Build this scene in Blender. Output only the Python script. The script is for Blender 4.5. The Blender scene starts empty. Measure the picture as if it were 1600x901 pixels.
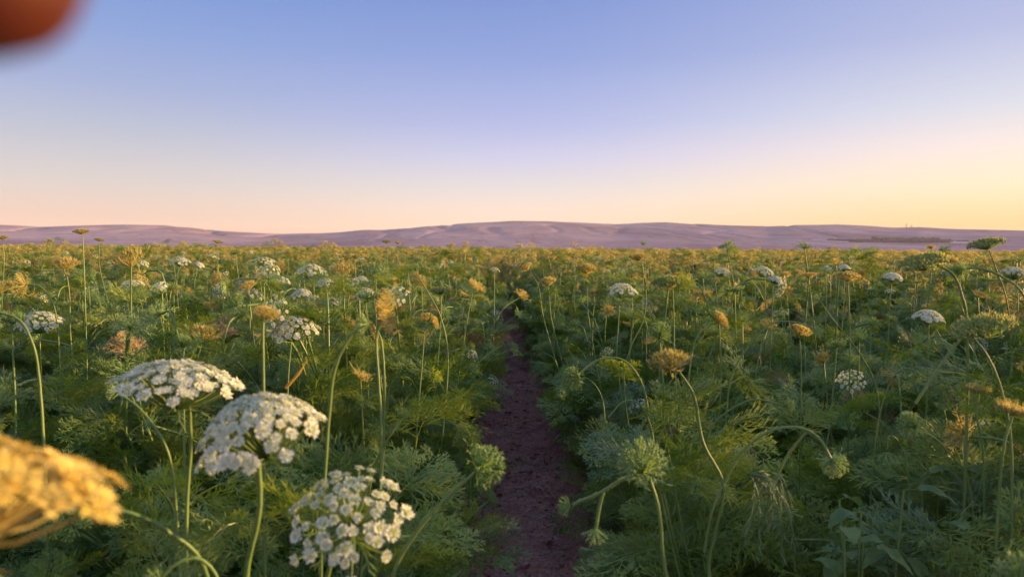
import bpy, math, random
import numpy as np
from mathutils import Vector, Matrix

SC = bpy.context.scene
COL = SC.collection
R = math.radians
F_PX = 1140.0
CAM_H = 1.25

# ------------------------------------------------------------------ camera
yaw, pitch, roll = R(1.26), R(-3.16), R(0.36)
fwd = Vector((math.sin(yaw) * math.cos(pitch), math.cos(yaw) * math.cos(pitch), math.sin(pitch)))
rgt0 = fwd.cross(Vector((0, 0, 1))).normalized()
up0 = rgt0.cross(fwd).normalized()
rgt = rgt0 * math.cos(roll) + up0 * math.sin(roll)
upv = up0 * math.cos(roll) - rgt0 * math.sin(roll)
CAM = Vector((0, 0, CAM_H))
cd = bpy.data.cameras.new('camera')
cam = bpy.data.objects.new('camera', cd)
COL.objects.link(cam)
m3 = Matrix((rgt, upv, -fwd)).transposed()
cam.matrix_world = Matrix.Translation(CAM) @ m3.to_4x4()
cd.sensor_width = 36
cd.lens = 36 * F_PX / 1600
cd.clip_start = 0.005
cd.clip_end = 60000
cd.dof.use_dof = True
cd.dof.focus_distance = 1.9
cd.dof.aperture_fstop = 8.0
SC.camera = cam

def P(u, v, d):
    """a point of the field at a photograph position (1600 wide) and a distance in metres"""
    return CAM + fwd * d + rgt * ((u - 800) / F_PX * d) - upv * ((v - 450.5) / F_PX * d)

# ------------------------------------------------------------------ light
SUN_AZ = R(80)      # to the right of the rows
SUN_EL = R(6.0)
sun_dir = Vector((math.sin(SUN_AZ) * math.cos(SUN_EL), math.cos(SUN_AZ) * math.cos(SUN_EL), math.sin(SUN_EL)))
w = bpy.data.worlds.new("World")
SC.world = w
w.use_nodes = True
nt = w.node_tree
for n in list(nt.nodes):
    nt.nodes.remove(n)

def s2l(c):
    out = []
    for x in c:
        x /= 255.0
        out.append(x / 12.92 if x < 0.04045 else ((x + 0.055) / 1.055) ** 2.4)
    return out

def node(t, **k):
    n = nt.nodes.new(t)
    for a, b in k.items():
        setattr(n, a, b)
    return n
def L(a, b):
    nt.links.new(a, b)
tc = node('ShaderNodeTexCoord')
sep = node('ShaderNodeSeparateXYZ')
L(tc.outputs['Generated'], sep.inputs[0])
def math_n(op, a, b=None, clamp=False):
    n = node('ShaderNodeMath', operation=op)
    n.use_clamp = clamp
    for i, x in enumerate((a, b)):
        if x is None:
            continue
        if isinstance(x, (int, float)):
            n.inputs[i].default_value = x
        else:
            L(x, n.inputs[i])
    return n.outputs[0]
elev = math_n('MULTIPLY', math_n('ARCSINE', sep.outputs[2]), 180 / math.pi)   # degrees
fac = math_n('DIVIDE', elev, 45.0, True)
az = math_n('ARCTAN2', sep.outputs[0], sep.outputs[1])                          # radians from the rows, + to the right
def ramp(stops):
    r = node('ShaderNodeValToRGB')
    cr = r.color_ramp
    while len(cr.elements) > 1:
        cr.elements.remove(cr.elements[0])
    cr.elements[0].position = stops[0][0] / 45
    cr.elements[0].color = (*s2l(stops[0][1]), 1)
    for e, c in stops[1:]:
        x = cr.elements.new(e / 45)
        x.color = (*s2l(c), 1)
    L(fac, r.inputs[0])
    return r.outputs[0]
left = ramp([(0, (228, 180, 156)), (1.6, (236, 206, 188)), (4.5, (206, 201, 204)), (8, (174, 183, 206)), (11, (149, 166, 210)), (14.5, (126, 154, 211)), (19, (98, 138, 206)), (28, (118, 146, 206)), (45, (146, 164, 206))])  # upper unseen stops of all three ramps brightened to add ambient on foliage
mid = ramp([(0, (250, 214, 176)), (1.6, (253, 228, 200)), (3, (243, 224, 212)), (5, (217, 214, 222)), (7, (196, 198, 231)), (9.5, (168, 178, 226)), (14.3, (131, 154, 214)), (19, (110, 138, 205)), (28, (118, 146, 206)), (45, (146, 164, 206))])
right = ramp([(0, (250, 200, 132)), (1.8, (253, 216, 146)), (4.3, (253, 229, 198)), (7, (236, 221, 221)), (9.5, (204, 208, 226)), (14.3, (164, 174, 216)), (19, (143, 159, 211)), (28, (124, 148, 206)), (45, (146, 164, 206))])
def mixc(f, a, b):
    n = node('ShaderNodeMix', data_type='RGBA')
    L(f, n.inputs[0]); L(a, n.inputs[6]); L(b, n.inputs[7])
    return n.outputs[2]
def smooth(x, lo, hi):
    n = node('ShaderNodeMapRange', interpolation_type='SMOOTHSTEP')
    L(x, n.inputs[0])
    n.inputs[1].default_value = lo
    n.inputs[2].default_value = hi
    return n.outputs[0]
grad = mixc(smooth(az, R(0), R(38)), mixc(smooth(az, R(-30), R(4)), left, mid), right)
sky = node('ShaderNodeTexSky', sky_type='NISHITA')
sky.sun_disc = False
sky.sun_elevation = SUN_EL
sky.sun_rotation = SUN_AZ
sky.air_density = 1.2
sky.dust_density = 2.0
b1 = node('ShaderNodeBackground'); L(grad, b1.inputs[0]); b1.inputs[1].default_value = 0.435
b2 = node('ShaderNodeBackground'); L(sky.outputs[0], b2.inputs[0]); b2.inputs[1].default_value = 0.014
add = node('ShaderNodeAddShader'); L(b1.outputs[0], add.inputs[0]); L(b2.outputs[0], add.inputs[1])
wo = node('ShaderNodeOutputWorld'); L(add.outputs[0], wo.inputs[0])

sd = bpy.data.lights.new('sun', 'SUN')
sd.energy = 5.0
sd.angle = R(0.6)
sd.color = (1.0, 0.60, 0.24)
sun = bpy.data.objects.new('sun', sd)
COL.objects.link(sun)
sun.rotation_euler = sun_dir.to_track_quat('Z', 'Y').to_euler()
sun.location = (30, 10, 20)

vs = SC.view_settings
vs.view_transform = 'Standard'
vs.look = 'None'
vs.gamma = 1
vs.exposure = 1.25
SC.cycles.use_denoising = True
SC.cycles.max_bounces = 8
SC.cycles.diffuse_bounces = 4
SC.cycles.transmission_bounces = 4
SC.cycles.volume_bounces = 0
SC.cycles.sample_clamp_indirect = 4

# ------------------------------------------------------------------ materials
def mat_base(name):
    m = bpy.data.materials.new(name)
    m.use_nodes = True
    t = m.node_tree
    b = t.nodes['Principled BSDF']
    return m, t, b

def leafy(name, c0, c1, trans=0.35, rough=0.55, tcol=None, scale=9.0, spec=0.3):
    """thin plant tissue: two natural tones by plant and by place on the plant, part of the light passes through"""
    m, t, b = mat_base(name)
    N = t.nodes
    geo = N.new('ShaderNodeNewGeometry')
    info = N.new('ShaderNodeObjectInfo')
    noi = N.new('ShaderNodeTexNoise'); noi.inputs['Scale'].default_value = scale; noi.inputs['Detail'].default_value = 3
    t.links.new(geo.outputs['Position'], noi.inputs['Vector'])
    a = N.new('ShaderNodeMath'); a.operation = 'MULTIPLY_ADD'
    t.links.new(noi.outputs[0], a.inputs[0]); a.inputs[1].default_value = 2.2; a.inputs[2].default_value = -0.75
    a2 = N.new('ShaderNodeMath'); a2.operation = 'MULTIPLY_ADD'; a2.use_clamp = True
    t.links.new(info.outputs['Random'], a2.inputs[0]); a2.inputs[1].default_value = 0.35; t.links.new(a.outputs[0], a2.inputs[2])
    a3 = N.new('ShaderNodeMath'); a3.operation = 'MULTIPLY_ADD'; a3.use_clamp = True
    t.links.new(geo.outputs['Random Per Island'], a3.inputs[0]); a3.inputs[1].default_value = 0.35; 
    sub = N.new('ShaderNodeMath'); sub.operation = 'SUBTRACT'; t.links.new(a2.outputs[0], sub.inputs[0]); sub.inputs[1].default_value = 0.17
    t.links.new(sub.outputs[0], a3.inputs[2])
    mx = N.new('ShaderNodeMix'); mx.data_type = 'RGBA'
    t.links.new(a3.outputs[0], mx.inputs[0]); mx.inputs[6].default_value = (*c0, 1); mx.inputs[7].default_value = (*c1, 1)
    t.links.new(mx.outputs[2], b.inputs['Base Color'])
    b.inputs['Roughness'].default_value = rough
    b.inputs['Specular IOR Level'].default_value = spec
    if trans > 0:
        tr = N.new('ShaderNodeBsdfTranslucent')
        mul = N.new('ShaderNodeMix'); mul.data_type = 'RGBA'; mul.blend_type = 'MULTIPLY'; mul.inputs[0].default_value = 1
        t.links.new(mx.outputs[2], mul.inputs[6]); mul.inputs[7].default_value = (*(tcol or (1.5, 1.4, 0.6)), 1)
        t.links.new(mul.outputs[2], tr.inputs[0])
        ms = N.new('ShaderNodeMixShader'); ms.inputs[0].default_value = trans
        t.links.new(b.outputs[0], ms.inputs[1]); t.links.new(tr.outputs[0], ms.inputs[2])
        t.links.new(ms.outputs[0], N['Material Output'].inputs[0])
    return m

M_LEAF = leafy('carrot_leaf', (0.042, 0.135, 0.028), (0.34, 0.43, 0.075), 0.35, 0.42, scale=5, spec=0.5)
M_PALE = leafy('silvery_leaf', (0.11, 0.19, 0.08), (0.20, 0.30, 0.13), 0.25, 0.5, (1.2, 1.2, 0.9))
M_STEM = leafy('stem_green', (0.11, 0.21, 0.05), (0.24, 0.34, 0.10), 0.12, 0.45, scale=6, spec=0.5)
M_WHITE = leafy('white_petal', (0.76, 0.80, 0.63), (0.86, 0.87, 0.73), 0.3, 0.6, (1.0, 1.0, 0.95))
M_CREAM = leafy('cream_floret', (0.42, 0.52, 0.18), (0.66, 0.70, 0.38), 0.25, 0.6, (1.0, 1.0, 0.8))
M_BRACT = leafy('bract_green', (0.17, 0.32, 0.09), (0.34, 0.48, 0.18), 0.3, 0.55, (1.3, 1.2, 0.7))
M_SEED = leafy('seed_olive', (0.28, 0.31, 0.10), (0.68, 0.61, 0.26), 0.42, 0.6, (1.4, 1.15, 0.6), scale=25)
M_BUD = leafy('bud_green', (0.16, 0.30, 0.09), (0.42, 0.54, 0.24), 0.25, 0.5, (1.2, 1.2, 0.7), scale=60)
M_SUNLIT_GOLD = leafy('sunlit_gold_floret', (0.72, 0.56, 0.10), (0.88, 0.74, 0.24), 0.3, 0.6, (1.1, 0.9, 0.5), scale=60)  # gold of the low sun put into the colour of cream florets
M_DRY = leafy('dry_straw', (0.30, 0.22, 0.10), (0.45, 0.33, 0.17), 0.25, 0.7, (1.2, 1.0, 0.7))
M_WEED = leafy('weed_leaf', (0.09, 0.17, 0.06), (0.20, 0.28, 0.09), 0.3, 0.6, (1.4, 1.4, 0.7), scale=50, spec=0.3)
M_YLEAF = leafy('yellow_leaf', (0.55, 0.35, 0.05), (0.65, 0.45, 0.08), 0.3, 0.5, (1.2, 1.0, 0.5))

def ground_mat():
    m, t, b = mat_base('red_brown_soil')
    N = t.nodes
    geo = N.new('ShaderNodeNewGeometry')
    n1 = N.new('ShaderNodeTexNoise'); n1.inputs['Scale'].default_value = 5; n1.inputs['Detail'].default_value = 9; n1.inputs['Roughness'].default_value = 0.65
    n2 = N.new('ShaderNodeTexNoise'); n2.inputs['Scale'].default_value = 60; n2.inputs['Detail'].default_value = 6
    n3 = N.new('ShaderNodeTexVoronoi'); n3.inputs['Scale'].default_value = 28
    for n in (n1, n2, n3):
        t.links.new(geo.outputs['Position'], n.inputs['Vector'])
    r = N.new('ShaderNodeValToRGB')
    r.color_ramp.elements[0].position = 0.3; r.color_ramp.elements[0].color = (0.31, 0.125, 0.105, 1)
    r.color_ramp.elements[1].position = 0.72; r.color_ramp.elements[1].color = (0.68, 0.37, 0.32, 1)
    t.links.new(n1.outputs[0], r.inputs[0])
    mx = N.new('ShaderNodeMix'); mx.data_type = 'RGBA'; mx.blend_type = 'OVERLAY'; mx.inputs[0].default_value = 0.7
    t.links.new(r.outputs[0], mx.inputs[6]); t.links.new(n2.outputs[0], mx.inputs[7])
    # far off the soil gives way to dry plain
    sp = N.new('ShaderNodeSeparateXYZ'); t.links.new(geo.outputs['Position'], sp.inputs[0])
    mr = N.new('ShaderNodeMapRange'); t.links.new(sp.outputs[1], mr.inputs[0]); mr.inputs[1].default_value = 420; mr.inputs[2].default_value = 480
    m2 = N.new('ShaderNodeMix'); m2.data_type = 'RGBA'; t.links.new(mr.outputs[0], m2.inputs[0]); t.links.new(mx.outputs[2], m2.inputs[6]); m2.inputs[7].default_value = (0.40, 0.30, 0.22, 1)
    t.links.new(m2.outputs[2], b.inputs['Base Color'])
    b.inputs['Roughness'].default_value = 0.95
    bp = N.new('ShaderNodeBump'); bp.inputs['Strength'].default_value = 0.9; bp.inputs['Distance'].default_value = 0.02
    ad = N.new('ShaderNodeMath'); ad.operation = 'ADD'
    t.links.new(n2.outputs[0], ad.inputs[0]); t.links.new(n3.outputs['Distance'], ad.inputs[1])
    t.links.new(ad.outputs[0], bp.inputs['Height']); t.links.new(bp.outputs[0], b.inputs['Normal'])
    return m
M_SOIL = ground_mat()

def plain_mat(name, c, rough=0.8, c2=None, scale=1.0):
    m, t, b = mat_base(name)
    N = t.nodes
    geo = N.new('ShaderNodeNewGeometry')
    n1 = N.new('ShaderNodeTexNoise'); n1.inputs['Scale'].default_value = scale; n1.inputs['Detail'].default_value = 6
    t.links.new(geo.outputs['Position'], n1.inputs['Vector'])
    mx = N.new('ShaderNodeMix'); mx.data_type = 'RGBA'
    t.links.new(n1.outputs[0], mx.inputs[0]); mx.inputs[6].default_value = (*c, 1); mx.inputs[7].default_value = (*(c2 or c), 1)
    t.links.new(mx.outputs[2], b.inputs['Base Color'])
    b.inputs['Roughness'].default_value = rough
    return m

# ------------------------------------------------------------------ helpers
def tag(o, label=None, cat=None, group=None, kind=None):
    if label: o['label'] = label
    if cat: o['category'] = cat
    if group: o['group'] = group
    if kind: o['kind'] = kind
    return o

class MB:
    """collects quads and triangles with a material index"""
    def __init__(s):
        s.V = []; s.F = []; s.I = []; s.n = 0
    def add(s, V, F, mi=0):
        V = np.asarray(V, dtype=np.float32).reshape(-1, 3)
        F = np.asarray(F, dtype=np.int64)
        s.V.append(V); s.F.append((F + s.n, mi)); s.n += len(V)
    def quads(s, Q, mi=0):
        Q = np.asarray(Q, dtype=np.float32).reshape(-1, 3)
        s.add(Q, np.arange(len(Q)).reshape(-1, 4), mi)
    def tube(s, pts, rad, sides=6, mi=0):
        pts = [Vector(p) for p in pts]
        n = len(pts)
        if isinstance(rad, (int, float)): rad = [rad] * n
        ref = None
        V = []
        for i, p in enumerate(pts):
            t = (pts[min(i + 1, n - 1)] - pts[max(i - 1, 0)]).normalized()
            if ref is None:
                ref = t.cross(Vector((0.3, 0.7, 0.2))).normalized()
            a = (ref - t * ref.dot(t)).normalized(); ref = a
            b = t.cross(a)
            for k in range(sides):
                an = 2 * math.pi * k / sides
                V.append(p + (a * math.cos(an) + b * math.sin(an)) * rad[i])
        F = []
        for i in range(n - 1):
            for k in range(sides):
                k2 = (k + 1) % sides
                F.append((i * sides + k, i * sides + k2, (i + 1) * sides + k2, (i + 1) * sides + k))
        s.add([tuple(v) for v in V], F, mi)
    def arrays(s):
        return np.concatenate(s.V), s.F
    def append(s, other, M=None):
        V = np.concatenate(other.V)
        if M is not None:
            A = np.array(M)
            V = V @ A[:3, :3].T + A[:3, 3]
        base = s.n
        s.V.append(V.astype(np.float32)); s.n += len(V)
        for F, mi in other.F:
            s.F.append((F + base, mi))
    def mesh(s, name, mats, smooth=False):
        me = bpy.data.meshes.new(name)
        V = np.concatenate(s.V)
        me.vertices.add(len(V)); me.vertices.foreach_set('co', V.astype(np.float32).ravel())
        sizes, loops, mi = [], [], []
        for F, k in s.F:
            sizes.append(np.full(len(F), F.shape[1])); loops.append(F.ravel()); mi.append(np.full(len(F), k))
        sizes = np.concatenate(sizes); loops = np.concatenate(loops); mi = np.concatenate(mi)
        me.loops.add(len(loops)); me.loops.foreach_set('vertex_index', loops.astype(np.int32))
        me.polygons.add(len(sizes))
        me.polygons.foreach_set('loop_start', np.concatenate([[0], np.cumsum(sizes)[:-1]]).astype(np.int32))
        for m in mats: me.materials.append(m)
        me.polygons.foreach_set('material_index', mi.astype(np.int32))
        if smooth:
            me.polygons.foreach_set('use_smooth', np.ones(len(sizes), dtype=bool))
        me.update(calc_edges=True)
        me.validate()
        return me
    def build(s, name, mats, parent=None, smooth=False):
        o = bpy.data.objects.new(name, s.mesh(name, mats, smooth))
        COL.objects.link(o)
        if parent: o.parent = parent
        return o

def link(name, mesh, parent=None, mat4=None):
    o = bpy.data.objects.new(name, mesh)
    COL.objects.link(o)
    if parent: o.parent = parent
    if mat4 is not None: o.matrix_local = mat4
    return o
def empty(name, loc):
    o = bpy.data.objects.new(name, None)
    o.empty_display_size = 0.1
    COL.objects.link(o)
    o.location = loc
    return o

def basis(d, hint=None, spin=0.0):
    """3x3 with columns x,y,z and z = d"""
    d = Vector(d).normalized()
    h = Vector(hint) if hint is not None else Vector((0, 0, 1))
    if abs(d.dot(h.normalized())) > 0.98: h = Vector((1, 0.1, 0))
    x = h.cross(d).normalized()
    y = d.cross(x)
    if spin:
        x, y = x * math.cos(spin) + y * math.sin(spin), y * math.cos(spin) - x * math.sin(spin)
    return Matrix((x, y, d)).transposed()

def curve(pts, n=8):
    """Catmull-Rom through the points"""
    pts = [Vector(p) for p in pts]
    if len(pts) == 2:
        return [pts[0].lerp(pts[1], i / n) for i in range(n + 1)]
    q = [pts[0] * 2 - pts[1]] + pts + [pts[-1] * 2 - pts[-2]]
    out = []
    for i in range(1, len(q) - 2):
        for k in range(n):
            t = k / n
            a, b, c, d = q[i - 1], q[i], q[i + 1], q[i + 2]
            out.append(0.5 * ((2 * b) + (c - a) * t + (2 * a - 5 * b + 4 * c - d) * t * t + (3 * b - a - 3 * c + d) * t ** 3))
    out.append(pts[-1])
    return out

# ------------------------------------------------------------------ fern-like carrot leaf
def diamond(out, p, d, l, wd, nrm):
    s = d.cross(nrm)
    if s.length < 1e-6: s = Vector((0, 1, 0))
    s.normalize()
    m = p + d * (l * 0.45)
    out.extend((p, m + s * wd, p + d * l, m - s * wd))

def frond(seed, npin=9, nsub=4, wf=1.0, curl=1.0, lobes=True):
    rg = random.Random(seed)
    Q = []
    sw = rg.uniform(-0.25, 0.25)
    up, dr = rg.uniform(0.25, 0.5), rg.uniform(0.45, 0.95) * curl
    def pos(t): return Vector((t * (1 - 0.12 * dr * t), sw * t * t, up * t - dr * t * t))
    K = 7
    for i in range(K):
        a, b = pos(i / K), pos((i + 1) / K)
        r0, r1 = 0.011 * (1 - 0.75 * i / K) * wf, 0.011 * (1 - 0.75 * (i + 1) / K) * wf
        s = (b - a).cross(Vector((0, 0, 1))).normalized()
        z = Vector((0, 0, 1))
        Q.extend((a - s * r0, a + s * r0, b + s * r1, b - s * r1))
        Q.extend((a - z * r0, a + z * r0, b + z * r1, b - z * r1))
    for i in range(npin):
        f = (i + 0.3) / npin
        t = 0.26 + 0.72 * f
        p = pos(t); tan = (pos(t + 0.02) - pos(t - 0.02)).normalized()
        pl = 0.40 * (1 - f) ** 0.75 * rg.uniform(0.8, 1.15) + 0.05
        for sgn in (-1, 1):
            side = tan.cross(Vector((0, 0, 1))).normalized() * sgn
            nrm = side.cross(tan) * sgn
            an = R(rg.uniform(42, 66))
            d = (tan * math.cos(an) + side * math.sin(an) + Vector((0, 0, rg.uniform(-0.25, 0.35)))).normalized()
            q = p + side * 0.002
            droop = Vector((0, 0, -rg.uniform(0.0, 0.35) * pl))
            e = q + d * pl + droop
            wd = 0.0055 * wf
            s = d.cross(nrm).normalized()
            Q.extend((q - s * wd, q + s * wd, e + s * wd * 0.4, e - s * wd * 0.4))
            n2 = max(2, int(nsub * (0.5 + 0.8 * (1 - f)) + 0.5))
            for j in range(n2):
                g = (j + 0.6) / n2
                c = q.lerp(e, g) + Vector((0, 0, 0.06 * pl * math.sin(g * 3.1)))
                ll = (0.46 * pl * (1 - 0.5 * g) + 0.03) * rg.uniform(0.75, 1.3)
                for s2 in (-1, 1):
                    a2 = R(rg.uniform(22, 50))
                    dd = (d * math.cos(a2) + s * s2 * math.sin(a2) + nrm * rg.uniform(-0.45, 0.45)).normalized()
                    diamond(Q, c, dd, ll, 0.0105 * wf * rg.uniform(0.7, 1.2), nrm)
                    if lobes and ll > 0.05:
                        for s3 in (-1, 1):
                            d3 = (dd + s * s3 * 0.55 + nrm * rg.uniform(-0.3, 0.3)).normalized()
                            diamond(Q, c + dd * ll * 0.45, d3, ll * 0.5, 0.0085 * wf, nrm)
            diamond(Q, e, d, 0.05, 0.010 * wf, nrm)
    diamond(Q, pos(0.97), (pos(1) - pos(0.9)).normalized(), 0.09, 0.012 * wf, Vector((0, 0, 1)))
    return np.array([tuple(v) for v in Q], dtype=np.float32)

FR_HI = [frond(100 + i, 10, 6, 0.72, 0.7 + 0.25 * (i % 3)) for i in range(7)]
FR_LO = [frond(200 + i, 7, 3, 1.6, 0.7 + 0.25 * (i % 3), lobes=False) for i in range(5)]

def place_frond(mb, T, p, d, ln, roll=0.0, mi=0):
    d = Vector(d).normalized()
    h = Vector((0, 0, 1))
    if abs(d.z) > 0.97: h = Vector((math.cos(roll * 9), math.sin(roll * 9), 0))
    y = h.cross(d).normalized()
    z = d.cross(y)
    if roll:
        y, z = y * math.cos(roll) + z * math.sin(roll), z * math.cos(roll) - y * math.sin(roll)
    A = np.array(Matrix((d, y, z)).transposed()) * ln
    mb.quads(T @ A.T + np.array(p), mi)

# ------------------------------------------------------------------ flower heads, attached at the origin and facing +Z
def blob(mb, c, r, mi):
    c = np.array(c); o = np.array([(r, 0, 0), (-r, 0, 0), (0, r, 0), (0, -r, 0), (0, 0, r), (0, 0, -r)]) + c
    mb.add(o, [(0, 2, 4), (2, 1, 4), (1, 3, 4), (3, 0, 4), (2, 0, 5), (1, 2, 5), (3, 1, 5), (0, 3, 5)], mi)

def umbellet(seed, r, hi=True, cream=0.5):
    """a disc of florets: notched white petals round a greenish cream centre.  materials 0 white 1 cream 2 green"""
    rg = random.Random(seed); mb = MB()
    W, C = [], []
    Z = Vector((0, 0, 1))
    n = 12 if hi else 6
    for i in range(n):
        a = 2 * math.pi * (i + rg.uniform(-0.3, 0.3)) / n
        rr = rg.uniform(0.42, 0.62)
        p = Vector((math.cos(a) * rr, math.sin(a) * rr, rg.uniform(-0.02, 0.12))) * r
        tilt = Vector((rg.uniform(-.4, .4), rg.uniform(-.4, .4), 1))
        if hi:      # five petals, the outer two the longest
            for k, l in ((-0.36, 0.44), (0.36, 0.44), (1.4, 0.25), (-1.4, 0.25), (3.1, 0.2)):
                aa = a + k
                d = Vector((math.cos(aa), math.sin(aa), rg.uniform(-0.1, 0.55))).normalized()
                diamond(W, p, d, r * l * rg.uniform(0.8, 1.15), r * l * 0.26, tilt)
        else:
            diamond(W, p, Vector((math.cos(a), math.sin(a), rg.uniform(-.1, .5))).normalized(), r * 0.6, r * 0.26, tilt)
    for i in range(12 if hi else 0):
        a = rg.uniform(0, 6.28); rr = rg.uniform(0.15, 0.5)
        p = Vector((math.cos(a) * rr, math.sin(a) * rr, rg.uniform(0.02, 0.16))) * r
        for k in range(5):
            aa = a + k * 1.257 + 0.3
            diamond(W, p, Vector((math.cos(aa), math.sin(aa), rg.uniform(0.0, 0.7))).normalized(), r * rg.uniform(0.16, 0.27), r * 0.07, Z + Vector((rg.uniform(-.6, .6), rg.uniform(-.6, .6), 0)))
    m = 12 if hi else 4
    for i in range(m):
        a = i * 2.4; q = math.sqrt((i + 0.5) / m) * 0.42 * r
        p = Vector((math.cos(a) * q, math.sin(a) * q, r * (0.14 + rg.uniform(-.05, .08))))
        tgt = C if rg.random() < cream else W
        for k in range(4 if hi else 2):
            aa = a + k * 2 * math.pi / (4 if hi else 2)
            d = Vector((math.cos(aa), math.sin(aa), rg.uniform(0.2, 1.0))).normalized()
            diamond(tgt, p, d, r * (0.17 if hi else 0.34), r * (0.075 if hi else 0.19), Z)
        if hi: blob(mb, p + Vector((0, 0, r * 0.03)), r * 0.05, 1)
    G = []
    for i in range(8 if hi else 4):
        a = 2 * math.pi * i / (8 if hi else 4)
        d = Vector((math.cos(a), math.sin(a), 0.35)).normalized()
        diamond(G, Vector((0, 0, -r * 0.35)), d, r * 0.75, r * 0.10, Z)
    mb.quads([tuple(v) for v in W], 0)
    if C: mb.quads([tuple(v) for v in C], 1)
    mb.quads([tuple(v) for v in G], 2)
    return mb

def bracts(mb, n, ln, seed, refl=0.2, mi=0, wd=0.0011, forks=4, z0=0.0):
    """long forked bracts below the head"""
    rg = random.Random(seed); Q = []
    for i in range(n):
        a = 2 * math.pi * (i + rg.uniform(-0.35, 0.35)) / n
        o = Vector((math.cos(a), math.sin(a), 0))
        l = ln * rg.uniform(0.7, 1.2)
        e0 = rg.uniform(-0.5, 0.5) - refl
        pts = []
        p = Vector((0, 0, z0)); el = 0.5 - refl
        K = 6
        for k in range(K + 1):
            pts.append(p.copy())
            el2 = el + (e0 - el) * k / K
            o2 = Matrix.Rotation(0.1 * k * rg.uniform(-1, 1), 3, 'Z') @ o
            p = p + (o2 * math.cos(el2) + Vector((0, 0, math.sin(el2)))) * (l / K)
        for k in range(K):
            a0, b0 = pts[k], pts[k + 1]
            w0, w1 = wd * (1 - 0.7 * k / K), wd * (1 - 0.7 * (k + 1) / K)
            s = (b0 - a0).cross(Vector((0, 0, 1))).normalized()
            Q.extend((a0 - s * w0, a0 + s * w0, b0 + s * w1, b0 - s * w1))
            if k >= 1 and forks:
                for sg in (-1, 1):
                    if rg.random() < 0.75:
                        d = ((b0 - a0).normalized() + s * sg * 0.7 + Vector((0, 0, rg.uniform(-.3, .4)))).normalized()
                        diamond(Q, a0, d, l * rg.uniform(0.18, 0.34), wd * 0.6, Vector((0, 0, 1)))
    mb.quads([tuple(v) for v in Q], mi)

def dome_spots(n, Rr, H, base, seed, ragged=0.06):
    rg = random.Random(seed); out = []
    for i in range(n):
        q = math.sqrt((i + 0.4) / n); a = i * 2.39996 + rg.uniform(-0.15, 0.15)
        q *= 1 + rg.uniform(-ragged, ragged)
        x, y = Rr * q * math.cos(a), Rr * q * math.sin(a)
        z = base + H * (1 - q ** 2.2) + rg.uniform(-1, 1) * ragged * 0.5 * Rr
        nr = Vector((x / Rr * H * 2.2, y / Rr * H * 2.2, Rr)).normalized()
        out.append((Vector((x, y, z)), nr))
    return out

def head_dome(seed, Rr=0.05, n=52, H=0.45, base=0.45, ur=0.0068, hi=True, cream=0.5, separate=False, ragged=0.06):
    """open white head -> (rays mesh builder, flowers builder or spots)"""
    H *= Rr; base *= Rr
    rays, fl = MB(), MB()
    U = [umbellet(seed * 7 + k, ur, hi, cream) for k in range(4 if hi else 2)]
    sp = dome_spots(n, Rr, H, base, seed, ragged)
    rg = random.Random(seed); tr = []
    for i, (p, nr) in enumerate(sp):
        if hi or i % 2 == 0:
            q = p - nr * ur * 0.35
            rays.tube([(0, 0, 0), (q.x * 0.5, q.y * 0.5, q.z * 0.5 - 0.08 * Rr * (q.xy.length / Rr)), tuple(q)], [0.0009, 0.0007, 0.0005] if hi else 0.001, 4 if hi else 3, 0)
        M = Matrix.Translation(p) @ basis(nr + Vector((rg.uniform(-.22, .22), rg.uniform(-.22, .22), 0)), spin=rg.uniform(0, 6)).to_4x4() @ Matrix.Scale(rg.uniform(0.68, 1.18) * (1.15 if i > n * 0.75 else 0.95), 4)
        tr.append(M)
        if not separate: fl.append(U[i % len(U)], M)
    return rays, fl, tr, U

def head_spiky(seed, Rr=0.035, n=34, round_=0.9, hi=True, seed_col=False, bristle=0.5):
    """young or seeding head: green rays, small clumps and upright bristles.  materials 0 green 1 seed 2 cream"""
    rg = random.Random(seed); mb = MB()
    if round_ > 0.9:
        sp = []
        for i in range(n):
            cz = 1 - (i + 0.5) / n * 1.45; q = math.sqrt(max(0, 1 - cz * cz)); a = i * 2.39996 + rg.uniform(-.2, .2)
            nr = Vector((q * math.cos(a), q * math.sin(a), cz)); sp.append((Vector((0, 0, Rr * 0.45)) + nr * Rr * rg.uniform(0.74, 0.9), nr))
    else: sp = dome_spots(n, Rr, Rr * round_, Rr * 0.35, seed, 0.12)
    Q, S = [], []
    for i, (p, nr) in enumerate(sp):
        if hi or i % 3 == 0:
            s = Vector((-nr.y, nr.x, 0.01)).normalized()
            for v in (s, nr.cross(s).normalized()):
                Q.extend((v * 0.0007, v * -0.0007, p - v * 0.0005, p + v * 0.0005))
        kb = 10 if hi else 5
        for k in range(kb):
            d = (nr + Vector((rg.uniform(-1, 1), rg.uniform(-1, 1), rg.uniform(-.5, 1))) * 0.65).normalized()
            diamond(Q if k % 3 else S, p, d, Rr * bristle * rg.uniform(0.35, 0.85), Rr * (0.020 if hi else 0.05), Vector((rg.uniform(-1, 1), rg.uniform(-1, 1), 1)))
        for k in range(3 if hi else 1):
            blob(mb, p + Vector((rg.uniform(-1, 1), rg.uniform(-1, 1), rg.uniform(-1, 1))) * Rr * 0.06, Rr * (0.055 if hi else 0.09), 1 if (seed_col or k == 0) else 2)
    mb.quads([tuple(v) for v in Q], 0)
    if S: mb.quads([tuple(v) for v in S], 1)
    return mb

MATS_F = [M_WHITE, M_CREAM, M_BRACT]
MATS_S = [M_BRACT, M_BUD, M_BUD]
MATS_G = [M_SEED, M_SEED, M_CREAM]

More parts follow.
